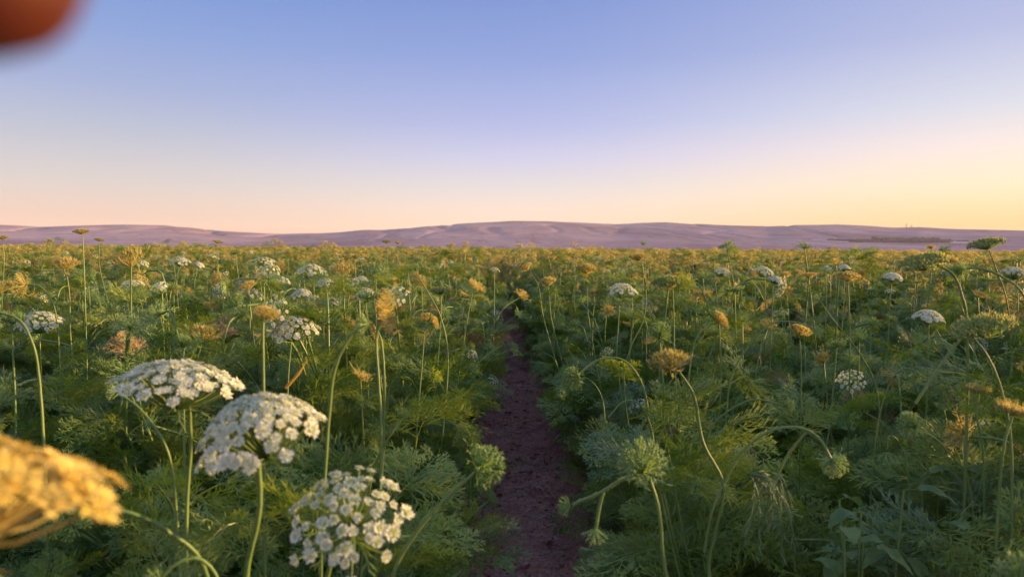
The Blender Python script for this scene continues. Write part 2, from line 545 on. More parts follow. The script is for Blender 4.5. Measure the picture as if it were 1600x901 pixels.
# ready head kinds shared by the many plants: kind -> (flower mesh, bract mesh)
HEADS = {}
def reg(kind, fl, fm, bn, bl, seed, refl=0.2):
    b = MB(); bracts(b, bn, bl, seed, refl, wd=0.0014)
    HEADS[kind] = (fl.mesh('flower_head', fm), b.mesh('bracts', [M_SEED if fm is MATS_G else M_BRACT]))
def dome_full(seed, **k):
    r, f, _, _ = head_dome(seed, **k)
    g = MB(); g.append(f); V = MB(); V.append(r)
    V.F = [(F, 2) for F, _ in V.F]
    g.append(V)
    return g
reg('white_a', dome_full(1, Rr=0.042, n=36, ur=0.0066, hi=True, cream=0.3), MATS_F, 11, 0.05, 1)
reg('white_b', dome_full(2, Rr=0.034, n=30, ur=0.0060, hi=True, H=0.6, cream=0.35), MATS_F, 9, 0.035, 2)
reg('white_c', dome_full(3, Rr=0.028, n=22, ur=0.0060, hi=True, H=0.7, cream=0.5), MATS_F, 9, 0.03, 3)
reg('spiky_a', head_spiky(4, 0.022, 46, 0.95, bristle=0.4), MATS_S, 12, 0.045, 4, 0.1)
reg('spiky_b', head_spiky(5, 0.022, 26, 0.5), MATS_S, 12, 0.044, 5, -0.1)
reg('seed_a', head_spiky(6, 0.030, 34, 0.35, seed_col=True), MATS_G, 12, 0.046, 6, 0.0)
reg('seed_b', head_spiky(7, 0.024, 28, 0.15, seed_col=True), MATS_G, 12, 0.044, 7, -0.3)
reg('white_d', dome_full(23, Rr=0.038, n=26, ur=0.0058, hi=True, cream=0.6, ragged=0.16, H=0.35), MATS_F, 11, 0.048, 23)
reg('seed_c', head_spiky(26, 0.022, 40, 0.7, seed_col=True, bristle=0.8), MATS_G, 14, 0.050, 26, -0.5)
reg('seed_d', head_spiky(27, 0.034, 50, -0.25, bristle=0.5), MATS_S, 12, 0.040, 27, 0.2)
reg('bud', head_spiky(8, 0.012, 14, 0.9), MATS_S, 10, 0.032, 8, -0.35)

# ------------------------------------------------------------------ ground, plain and hills
def fbm(x, y, seed=0, octs=4):
    rs = np.random.RandomState(seed); v = np.zeros_like(x, dtype=float); a = 1.0
    for o in range(octs):
        for k in range(3):
            th = rs.uniform(0, 6.28); f = rs.uniform(0.8, 1.25) * 2 ** o; ph = rs.uniform(0, 6.28, 2)
            v += a * np.sin((x * math.cos(th) + y * math.sin(th)) * f + ph[0] + 1.3 * np.sin((y * math.cos(th) - x * math.sin(th)) * f * 0.7 + ph[1])) / 3
        a *= 0.52
    return v

PITCH = 1.45
FUR = 0.125     # centre of the bare furrow
def soil_h(x, y):
    ph = ((x - FUR + PITCH / 2) % PITCH) - PITCH / 2
    bed = np.clip((np.abs(ph) - 0.16) / 0.18, 0, 1); bed = bed * bed * (3 - 2 * bed)
    near = np.clip(1 - np.hypot(x, y) / 60, 0, 1)
    h = 0.09 * bed + near * (0.034 * fbm(x * 5, y * 5, 3, 4) + 0.024 * np.abs(fbm(x * 24, y * 24, 5, 3)))
    return h * np.clip(1.2 - np.hypot(x, y) / 200, 0, 1)

def axis_lines(dense, step, end, g=1.12):
    a = list(np.arange(0, dense, step)); s = step
    while a[-1] < end:
        s *= g; a.append(a[-1] + s)
    return np.array(a)
xp = axis_lines(2.0, 0.03, 2600, 1.14)
xs = np.concatenate([-xp[:0:-1], xp]) + FUR
yp = np.concatenate([-axis_lines(0.6, 0.1, 300, 1.4)[:0:-1], axis_lines(7.0, 0.03, 2600, 1.10)])
X, Y = np.meshgrid(xs, yp, indexing='xy')
Z = soil_h(X, Y)
g = MB()
nx, ny = len(xs), len(yp)
ii, jj = np.meshgrid(np.arange(nx - 1), np.arange(ny - 1), indexing='xy')
b0 = (jj * nx + ii).ravel()
g.add(np.stack([X, Y, Z], -1), np.stack([b0, b0 + 1, b0 + nx + 1, b0 + nx], -1))
ground = g.build('ground', [M_SOIL], smooth=True)
tag(ground, 'reddish brown soil of the field with a bare trampled furrow', 'ground', kind='structure')

RIDGE = [(-1400, 362), (-700, 358), (-200, 352), (0, 354), (60, 357), (100, 356), (200, 355), (260, 356), (300, 359), (340, 363), (400, 367), (440, 368), (500, 366), (560, 362), (640, 358), (700, 355), (760, 351.5),
         (800, 350), (860, 350), (920, 352), (960, 354), (1000, 352), (1040, 351), (1100, 353), (1160, 356), (1200, 358), (1240, 356), (1300, 356), (1400, 358), (1440, 357), (1500, 359), (1560, 361), (1600, 362), (2000, 364), (2700, 360), (3400, 366)]
def az_of(u):
    d = fwd * 1 + rgt * ((u - 800) / F_PX) - upv * ((387 - 450.5) / F_PX)
    return math.atan2(d.x, d.y)
def el_of(u, v):
    d = (P(u, v, 1) - CAM)
    return d.z / math.hypot(d.x, d.y)
ra = np.array([az_of(u) for u, v in RIDGE]); re = np.array([el_of(u, v) for u, v in RIDGE])
def hill_h(azm, r):
    E = np.interp(azm, ra, re)
    r0 = 6200 + 700 * np.sin(azm * 5.2 + 0.6) + 350 * np.sin(azm * 13)
    t = np.clip((r - 2300) / (r0 - 2300), 0, 1)
    prof = 0.20 * t + 0.80 * (t ** 2.1 * (3 - 2 * t ** 1.4) / 1.0)
    prof = np.clip(prof, 0, 1)
    x, y = r * np.sin(azm), r * np.cos(azm)
    gu = fbm(x / 420.0, y / 900.0, 11, 4)
    gu2 = np.abs(fbm(x / 170.0 + 0.6 * gu, y / 700.0, 17, 3))
    mask = np.clip(t * 1.6 - 0.35, 0, 1) * np.clip((1 - t) * 5, 0, 1)
    h = E * r0 * prof + mask * (18 * gu - 46 * np.clip(0.15 - gu2, 0, 1) * 2.2)
    back = np.clip((r - r0) / 2200, 0, 1)
    return np.maximum(h * (1 - 0.9 * back * back), 0) - 2.0 * np.clip(1 - (r - 1900) / 400, 0, 1) + CAM_H * t
na, nr_ = 760, 190
A_, R_ = np.meshgrid(np.linspace(R(-88), R(88), na), 1900 * (9500 / 1900) ** np.linspace(0, 1, nr_), indexing='xy')
Hh = hill_h(A_, R_)
g = MB()
ii, jj = np.meshgrid(np.arange(na - 1), np.arange(nr_ - 1), indexing='xy'); b0 = (jj * na + ii).ravel()
g.add(np.stack([R_ * np.sin(A_), R_ * np.cos(A_), Hh], -1), np.stack([b0, b0 + 1, b0 + na + 1, b0 + na], -1))
def hill_mat():
    m, t, b = mat_base('dusk_tinted_grass_hills')
    N = t.nodes
    geo = N.new('ShaderNodeNewGeometry')
    mp = N.new('ShaderNodeMapping'); mp.inputs['Scale'].default_value = (0.0016, 0.0005, 0.01)
    t.links.new(geo.outputs['Position'], mp.inputs[0])
    n1 = N.new('ShaderNodeTexNoise'); n1.inputs['Scale'].default_value = 1; n1.inputs['Detail'].default_value = 7
    t.links.new(mp.outputs[0], n1.inputs['Vector'])
    r = N.new('ShaderNodeValToRGB')
    r.color_ramp.elements[0].position = 0.36; r.color_ramp.elements[0].color = (0.25, 0.18, 0.23, 1)
    r.color_ramp.elements[1].position = 0.62; r.color_ramp.elements[1].color = (0.44, 0.33, 0.365, 1)  # violet of dusk light and haze put into the base colour
    t.links.new(n1.outputs[0], r.inputs[0])
    n2 = N.new('ShaderNodeTexNoise'); n2.inputs['Scale'].default_value = 0.012; n2.inputs['Detail'].default_value = 6
    t.links.new(geo.outputs['Position'], n2.inputs['Vector'])
    mx = N.new('ShaderNodeMix'); mx.data_type = 'RGBA'; mx.blend_type = 'OVERLAY'; mx.inputs[0].default_value = 0.35
    t.links.new(r.outputs[0], mx.inputs[6]); t.links.new(n2.outputs[0], mx.inputs[7])
    # thin scrub-filled gullies
    mp3 = N.new('ShaderNodeMapping'); mp3.inputs['Scale'].default_value = (0.0042, 0.0013, 0.002)
    t.links.new(geo.outputs['Position'], mp3.inputs[0])
    n3 = N.new('ShaderNodeTexNoise'); n3.inputs['Scale'].default_value = 1; n3.inputs['Detail'].default_value = 4; n3.inputs['Distortion'].default_value = 0.7
    t.links.new(mp3.outputs[0], n3.inputs['Vector'])
    sb = N.new('ShaderNodeMath'); sb.operation = 'SUBTRACT'; t.links.new(n3.outputs[0], sb.inputs[0]); sb.inputs[1].default_value = 0.5
    ab = N.new('ShaderNodeMath'); ab.operation = 'ABSOLUTE'; t.links.new(sb.outputs[0], ab.inputs[0])
    mr = N.new('ShaderNodeMapRange'); t.links.new(ab.outputs[0], mr.inputs[0]); mr.inputs[1].default_value = 0.004; mr.inputs[2].default_value = 0.016; mr.inputs[3].default_value = 0.5; mr.inputs[4].default_value = 0.0
    m4 = N.new('ShaderNodeMix'); m4.data_type = 'RGBA'; t.links.new(mr.outputs[0], m4.inputs[0]); t.links.new(mx.outputs[2], m4.inputs[6]); m4.inputs[7].default_value = (0.11, 0.09, 0.10, 1)
    t.links.new(m4.outputs[2], b.inputs['Base Color'])
    b.inputs['Roughness'].default_value = 1.0
    b.inputs['Specular IOR Level'].default_value = 0.0
    return m
hills = g.build('hills', [hill_mat()], smooth=True)
tag(hills, 'long low ridge of dry hills beyond the field, tinted dusk mauve', 'hills', kind='structure')

def terrain_hit(u, v):
    """where the sight line of a photograph position meets the hills"""
    a = az_of(u); e = el_of(u, v)
    rr = np.linspace(2000, 9000, 3000)
    h = hill_h(np.full_like(rr, a), rr)
    k = np.nonzero(h >= CAM_H + e * rr)[0]
    r = rr[k[0]] if len(k) else 6400.0
    return a, r, float(hill_h(np.array([a]), np.array([r]))[0])

# pale stubble strips below the wood
def strip(u0, u1, v0, v1, mat, label, name='farm_strip'):
    mb = MB(); V = []; n = 24
    for i in range(n + 1):
        u = u0 + (u1 - u0) * i / n; vv = v0[0] + (v0[1] - v0[0]) * i / n; vb = v1[0] + (v1[1] - v1[0]) * i / n
        a, r, h = terrain_hit(u, vv); a2, r2, h2 = terrain_hit(u, vb)
        for k in range(9):
            rr = r2 + (r - r2) * k / 8
            hh = float(hill_h(np.array([a]), np.array([rr]))[0]) + 1.2
            V.append((rr * math.sin(a), rr * math.cos(a), hh))
    F = [(i * 9 + k, (i + 1) * 9 + k, (i + 1) * 9 + k + 1, i * 9 + k + 1) for i in range(n) for k in range(8)]
    mb.add(V, F)
    o = mb.build(name, [mat])
    return tag(o, label, 'field', kind='structure')
strip(1268, 1326, (374.5, 377), (376.3, 379.5), plain_mat('pale_stubble', (0.52, 0.44, 0.46), 0.9), 'pale strip of stubble left of the distant dark wood', 'path')
strip(1485, 1545, (376.5, 378), (380, 381), plain_mat('pale_stubble_far', (0.44, 0.35, 0.38), 0.9), 'pale strip of stubble right of the distant dark wood', 'field')
#strip(1545, 1640, (385, 378), (389, 389), plain_mat('pale_mound_soil', (0.50, 0.40, 0.38), 0.9), 'pale dry slope at the foot of the hills', 'field')

# far dark wood
M_WOOD = plain_mat('far_wood_foliage', (0.030, 0.038, 0.030), 0.9, (0.055, 0.06, 0.045), 0.05)
mbw = MB()
rg = random.Random(5)
def crown_blob(mb, x, y, z, w_, h_, rg):
    n = 7; V = []
    for lat in (0.0, 0.25, 0.5, 0.75, 1.0):
        rr = w_ * (0.35 + 0.65 * math.sin(math.pi * (0.18 + lat * 0.80)))
        for k in range(n):
            a = 2 * math.pi * k / n
            q = rr * rg.uniform(0.75, 1.2)
            V.append((x + q * math.cos(a), y + q * math.sin(a), z + h_ * lat * rg.uniform(0.92, 1.06)))
    F = [(i * n + k, i * n + (k + 1) % n, (i + 1) * n + (k + 1) % n, (i + 1) * n + k) for i in range(4) for k in range(n)]
    mb.add(V, F); mb.add(V[-n:], [tuple(range(n))])
def wood(u0, u1, vt, vb, count, hh):
    for i in range(count):
        u = rg.uniform(u0, u1); f = (u - u0) / (u1 - u0)
        v = rg.uniform(vt[0] + (vt[1] - vt[0]) * f, vb[0] + (vb[1] - vb[0]) * f)
        a, r, h = terrain_hit(u, v)
        crown_blob(mbw, r * math.sin(a), r * math.cos(a), h - 1, rg.uniform(6, 11), hh * rg.uniform(0.6, 1.2), rg)
wood(1295, 1345, (374.5, 376), (376.0, 378.5), 90, 7)
wood(1338, 1486, (375.5, 375.5), (378.6, 378.8), 420, 8)
wood(1364, 1396, (372.5, 374), (375, 376), 60, 10)
wood(1396, 1466, (373.5, 373.5), (375.5, 376), 160, 8)
wood(1470, 1540, (375, 378), (376.5, 379), 60, 5)
wo_ = mbw.build('far_wood', [M_WOOD])
tag(wo_, 'dark wood on the lower slope of the hills', 'wood', kind='stuff')

# masts on the ridge
M_MET = plain_mat('mast_grey', (0.2, 0.18, 0.2), 0.6)
for u, v, hh, lb in ((1415, 357.5, 26, 'thin tall mast on the far ridge, the taller of the two'), (1423, 358, 15, 'short thin mast just beside the taller one on the ridge')):
    a, r, h = az_of(u), 6500.0, 0
    rr = np.linspace(5200, 7600, 300); hs = hill_h(np.full_like(rr, a), rr); k = int(np.argmax(hs / rr)); r = float(rr[k]); h = float(hs[k])
    t = empty('mast', (r * math.sin(a), r * math.cos(a), h - 1)); tag(t, lb, 'mast', 'masts on the ridge')
    mb = MB(); mb.tube([(0, 0, 0), (0, 0, hh)], [2.6, 1.4], 6); mb.build('pole', [M_MET], t)
    mb = MB(); mb.tube([(-6, 0, hh * 0.7), (6, 0, hh * 0.7)], [1.2, 1.2], 5); mb.build('antenna', [M_MET], t)

# ------------------------------------------------------------------ the crop: one carrot plant
def gen_plant(seed, hi=True, fol_h=0.78, tip_lo=0.92, tip_hi=1.12, nst=6, up_hi=0.30):
    """returns stem builder, foliage builder, list of head places (pos, axis)"""
    rg = random.Random(seed)
    st, fo, tips = MB(), MB(), []
    T = FR_HI if hi else FR_LO
    sides = 5 if hi else 3
    def leaf(p, a, el, ln):
        d = Vector((math.cos(a) * math.cos(el), math.sin(a) * math.cos(el), math.sin(el)))
        place_frond(fo, rg.choice(T), p, d, ln, rg.uniform(-0.6, 0.6), 1 if rg.random() < 0.03 else 2 if rg.random() < 0.03 else 0)
    n_basal = 14 if hi else 9
    for i in range(n_basal):
        leaf((rg.uniform(-.05, .05), rg.uniform(-.05, .05), 0.04 + rg.uniform(0, .1)), rg.uniform(0, 6.28), R(rg.uniform(25, 75)), rg.uniform(0.26, 0.42))
    for s in range(nst):
        a = 2 * math.pi * (s + rg.uniform(-.3, .3)) / nst
        H = rg.uniform(fol_h * 0.75, fol_h * 1.12); sp = rg.uniform(0.10, 0.32)
        bend = rg.uniform(-.12, .12)
        def pt(t): return Vector((math.cos(a) * sp * t ** 1.1 - math.sin(a) * bend * t * t, math.sin(a) * sp * t ** 1.1 + math.cos(a) * bend * t * t, H * t))
        pts = [pt(k / 6) for k in range(7)]
        is_tip = s < 3
        if is_tip:   # flowering stalk goes on above the leaves
            top = rg.uniform(tip_lo, tip_hi)
            last = pts[-1]
            if rg.random() < 0.3:   # swan neck
                b = rg.uniform(0, 6.28); o = Vector((math.cos(b), math.sin(b), 0)); q = rg.uniform(0.06, 0.14)
                e1 = last + Vector((0, 0, (top - last.z) * 0.9)) + o * 0.02
                e2 = e1 + o * q * 0.6 + Vector((0, 0, 0.03)); e3 = e1 + o * q + Vector((0, 0, rg.uniform(-.05, 0.02)))
                pts = pts + curve([last, e1, e2, e3], 4)[1:]
                ax = (e3 - e2).normalized()
            else:
                e1 = Vector((last.x + rg.uniform(-.05, .05), last.y + rg.uniform(-.05, .05), top))
                pts = pts + curve([last, last.lerp(e1, 0.5) + Vector((rg.uniform(-.02, .02), rg.uniform(-.02, .02), 0)), e1], 3)[1:]
                ax = ((e1 - last).normalized() + Vector((rg.uniform(-.5, .5), rg.uniform(-.5, .5), 0.4))).normalized()
            tips.append((pts[-1], ax))
            for k in range(4):
                p_ = pts[rg.randrange(7, max(8, len(pts) - 1))]
                leaf(p_, rg.uniform(0, 6.28), R(rg.uniform(0, 50)), rg.uniform(0.06, 0.13))
        n = len(pts)
        st.tube(pts, [(0.0042 if hi else 0.0055) * (1 - 0.6 * i / n) for i in range(n)], sides)
        nl = 10 if hi else 8
        for k in range(nl):
            t = 0.22 + 0.80 * (k / nl) ** 0.8
            b = a + k * 2.3 + rg.uniform(-.6, .6)
            leaf(pt(t), b, R(rg.uniform(10, 65)), rg.uniform(0.17, 0.30) * (1 - 0.22 * t))
        # side branches with small heads
        for k in range(3):
            t = rg.uniform(0.65, 0.98); p0 = pt(t); b = a + rg.uniform(-1.4, 1.4)
            o = Vector((math.cos(b), math.sin(b), 0)); l = rg.uniform(0.10, 0.22); up = rg.uniform(0.10, up_hi)
            c = curve([p0, p0 + o * l * 0.5 + Vector((0, 0, up * 0.7)), p0 + o * l + Vector((0, 0, up * rg.uniform(0.7, 1.1)))], 4)
            st.tube(c, [0.003 if hi else 0.0045] * len(c), sides)
            tips.append((c[-1], ((c[-1] - c[-2]).normalized() + Vector((0, 0, 0.3))).normalized()))
            leaf(c[3], b + 1, R(30), rg.uniform(0.1, 0.18)); leaf(p0, b - 1, R(30), rg.uniform(0.12, 0.2))
    return st, fo, tips

NV = 8
PLANTS = []
for i in range(NV):
    st, fo, tips = gen_plant(40 + i)
    PLANTS.append((st.mesh('stem', [M_STEM]), fo.mesh('foliage', [M_LEAF, M_PALE, M_DRY]), tips))
PLANTS_LOW = []
for i in range(4):
    st, fo, tips = gen_plant(60 + i, fol_h=0.70, tip_lo=0.70, tip_hi=0.82, up_hi=0.12)
    PLANTS_LOW.append((st.mesh('stem', [M_STEM]), fo.mesh('foliage', [M_LEAF, M_PALE, M_DRY]), tips))

# where the rows run: two plant lines on every bed
rg = random.Random(77)
cands = []
for k in range(-9, 12):
    bc = FUR + PITCH * (k + 0.5)
    for off in (-0.275, 0.01, 0.275):
        y = -0.6 + rg.uniform(0, .2)
        while y < 9.0:
            y += 0.27 * rg.uniform(0.75, 1.25)
            cands.append((bc + off + rg.gauss(0, .04), y, k))
def inview(x, y, margin):
    dx = x - (-0.022 * 0) ; 
    return abs(x) < y * 0.72 + margin
near = []
rest = []
for x, y, k in cands:
    d = math.hypot(x, y)
    if d < 0.95: continue
    if math.hypot(x - 0.54, y - 0.98) < 0.36 or math.hypot(x + 0.06, y - 1.1) < 0.25: continue
    if 0.5 < x < 1.9 and 1.0 < y < 3.0 and rg.random() < 0.5: continue
    if y > -0.3 and d < 1.9 and not (inview(x, y, 0.35) and y > 0.75): continue
    (near if (inview(x, y, 0.35) and y > 0.75) else rest).append((d, x, y, k))
near.sort()
limit = 300
rest += near[limit:]
near = near[:limit]
print('near plants', len(near), 'to', near[-1][0])
bedname = {-1: 'first bed left', 0: 'first bed right', -2: 'second bed left', 1: 'second bed right'}
ORD = 'first second third fourth fifth sixth seventh eighth ninth tenth eleventh twelfth thirteenth fourteenth fifteenth sixteenth seventeenth eighteenth nineteenth twentieth'.split() + [f'{a}-{b}' for a in ('twenty', 'thirty') for b in 'first second third fourth fifth sixth seventh eighth ninth'.split()]
COUNT = {}
def place_plant(x, y, k, d):
    i = rg.randrange(NV)
    sm, fm, tips = PLANTS[i] if d > 1.7 else PLANTS_LOW[i % 4]
    t = empty('carrot_plant', (x, y, float(soil_h(np.array(x), np.array(y))) - 0.01))
    t.rotation_euler = (rg.uniform(-.06, .06), rg.uniform(-.06, .06), rg.uniform(0, 6.28))
    s = rg.uniform(0.87, 1.02)
    t.scale = (s * 0.94, s * 0.94, s)
    link('stem', sm, t); link('foliage', fm, t)
    white = 0
    for q, (p, ax) in enumerate(tips):
        if d < 2.6 and q % 2 == 0 and p.z > 0.95:
            pass
        r_ = rg.random()
        if r_ < (0.10 if d > 1.6 else 0.0): kd = rg.choice(('white_a', 'white_b', 'white_c', 'white_d')); white += 1
        elif p.z > 0.93: kd = rg.choice(('spiky_a', 'seed_a', 'seed_b', 'spiky_b', 'seed_c', 'seed_d'))
        else: kd = rg.choice(('spiky_a', 'spiky_b', 'bud', 'bud'))
        M = Matrix.Translation(p) @ basis(ax, spin=rg.uniform(0, 6)).to_4x4() @ Matrix.Diagonal((rg.uniform(0.65, 1.2), rg.uniform(0.65, 1.2), rg.uniform(0.6, 1.3), 1))
        hm, bm = HEADS[kd]
        h = link('flower_head', hm, t, M); b = link('bracts', bm, h)
    o = x - (FUR + PITCH * (k + 0.5)); side = 'left' if k < 0 else 'right'; nb = -k if k < 0 else k + 1
    bed = f'{ORD[nb - 1]} bed {side}'
    line = 'middle' if abs(o) < 0.12 else 'inner' if o * (1 if k < 0 else -1) > 0 else 'outer'
    q_ = COUNT[(k, line)] = COUNT.get((k, line), 0) + 1
    look = ('with one white head', 'with two white heads', 'with several white heads')[min(white, 3) - 1] if white else 'with spiky green heads'
    tag(t, f'carrot plant {look}, {ORD[q_ - 1]} plant along {line} line of {bed}', 'carrot plant', f'carrot plants of the {bed}')
for d, x, y, k in near:
    place_plant(x, y, k, d)

# the rest of the field: instanced crop, nobody could count it
src = bpy.data.collections.new('crop_sources')
def lod_mesh(seed):
    st, fo, tips = gen_plant(seed, hi=False, fol_h=0.74, tip_lo=0.94, tip_hi=1.12)
    mb = MB()
    st.F = [(F, 0) for F, _ in st.F]; mb.append(st)
    fo.F = [(F, (1, 4, 6)[k]) for F, k in fo.F]; mb.append(fo)
    r2 = random.Random(seed)
    for q, (p, ax) in enumerate(tips):
        M = Matrix.Translation(p) @ basis(ax).to_4x4() @ Matrix.Scale(r2.uniform(0.9, 1.3), 4)
        if r2.random() < 0.10:
            h = MB(); rr, ff, _, _ = head_dome(seed + q, Rr=0.034, n=22, ur=0.008, hi=False, H=0.6, cream=0.3)
            h.append(ff); remap = {0: 2, 1: 3, 2: 0}
        else:
            h = head_spiky(seed + q, 0.038, 22, r2.choice((0.2, 0.4, 0.8)), hi=False, seed_col=q % 3 > 0, bristle=0.9); remap = {0: 5, 1: 5, 2: 3}
        h.F = [(F, remap[k]) for F, k in h.F]
        bracts(h, 9, 0.05, seed + q, r2.uniform(-0.3, 0.2), mi=5, wd=0.0028, forks=0)
        mb.append(h, M)
    return mb.mesh('crop_plant', [M_STEM, M_LEAF, M_WHITE, M_CREAM, M_PALE, M_SEED, M_DRY])
for i in range(8):
    o = bpy.data.objects.new('crop_plant', lod_mesh(300 + i))
    src.objects.link(o)
pts, sc_, rot_ = [], [], []
def addp(x, y, s):
    pts.append((x, y, float(soil_h(np.array(x), np.array(y))) if y < 60 else 0.09)); sc_.append(s); rot_.append((rg.uniform(-.05, .05), rg.uniform(-.05, .05), rg.uniform(0, 6.28)))
for d, x, y, k in rest:
    if abs(x) < 0.72 * max(y, 0) + 9 and x > -0.75 * max(y, 0) - 2.5:
        addp(x, y, rg.uniform(0.88, 1.08))
y = 9.0
while y < 420:
    stp = 0.27 if y < 30 else 0.27 * (y / 30) ** 1.0
    big = 1.0 if y < 30 else min(1.9, (y / 30) ** 0.45)
    dx = PITCH / 3 if y < 30 else PITCH / 3 * (y / 30) ** 0.9
    x0 = -0.76 * y - 3; x1 = 0.76 * y + 10
    nn = int((x1 - x0) / dx)
    for i in range(nn):
        if y < 40:
            kk = math.floor(((x0 + i * dx) - FUR) / PITCH); m = i % 3
            x = FUR + PITCH * (kk + 0.5) + (-0.3, 0, 0.3)[m] + rg.uniform(-.08, .08)
        else:
            x = x0 + (i + rg.uniform(-.5, .5)) * dx
        h = rg.uniform(0.86, 1.03)
        addp(x, y + rg.uniform(-.5, .5) * stp, (big * h, big * h, h * (1.0 if y < 40 else rg.uniform(0.95, 1.05))))
    y += stp
print('crop instances', len(pts))
pm = bpy.data.meshes.new('carrot_crop')
pm.from_pydata(pts, [], [])
a = pm.attributes.new('inst_scale', 'FLOAT_VECTOR', 'POINT')
a.data.foreach_set('vector', np.array([s if isinstance(s, tuple) else (s, s, s) for s in sc_], dtype=np.float32).ravel())
a = pm.attributes.new('inst_rot', 'FLOAT_VECTOR', 'POINT')
a.data.foreach_set('vector', np.array(rot_, dtype=np.float32).ravel())
crop = bpy.data.objects.new('carrot_crop', pm)
COL.objects.link(crop)
tag(crop, 'mass of carrot seed crop stretching away to the hills', 'crop', kind='stuff')
ng = bpy.data.node_groups.new('crop_rows', 'GeometryNodeTree')
ng.interface.new_socket('Geometry', in_out='INPUT', socket_type='NodeSocketGeometry')
ng.interface.new_socket('Geometry', in_out='OUTPUT', socket_type='NodeSocketGeometry')
gi = ng.nodes.new('NodeGroupInput'); go = ng.nodes.new('NodeGroupOutput')
ip = ng.nodes.new('GeometryNodeInstanceOnPoints'); ci = ng.nodes.new('GeometryNodeCollectionInfo')
ci.inputs['Collection'].default_value = src; ci.inputs['Separate Children'].default_value = True; ci.inputs['Reset Children'].default_value = True
ip.inputs['Pick Instance'].default_value = True
rv = ng.nodes.new('FunctionNodeRandomValue'); rv.data_type = 'INT'
rv.inputs[4].default_value = 0; rv.inputs[5].default_value = 7
an = ng.nodes.new('GeometryNodeInputNamedAttribute'); an.data_type = 'FLOAT_VECTOR'; an.inputs[0].default_value = 'inst_scale'
ar = ng.nodes.new('GeometryNodeInputNamedAttribute'); ar.data_type = 'FLOAT_VECTOR'; ar.inputs[0].default_value = 'inst_rot'
er = ng.nodes.new('FunctionNodeEulerToRotation')
lk = ng.links.new
lk(gi.outputs[0], ip.inputs['Points']); lk(ci.outputs[0], ip.inputs['Instance']); lk(rv.outputs[2], ip.inputs['Instance Index'])
lk(ar.outputs[0], er.inputs[0]); lk(er.outputs[0], ip.inputs['Rotation']); lk(an.outputs[0], ip.inputs['Scale']); lk(ip.outputs[0], go.inputs[0])
md = crop.modifiers.new('rows', 'NODES'); md.node_group = ng

# ------------------------------------------------------------------ the heads and stalks one can single out
def W(ax):
    """direction given as right, up, towards the viewer, in the level frame of the rows"""
    r0 = Vector((math.cos(yaw), -math.sin(yaw), 0)); f0 = Vector((math.sin(yaw), math.cos(yaw), 0))
    return (r0 * ax[0] + Vector((0, 0, 1)) * ax[1] - f0 * ax[2]).normalized()

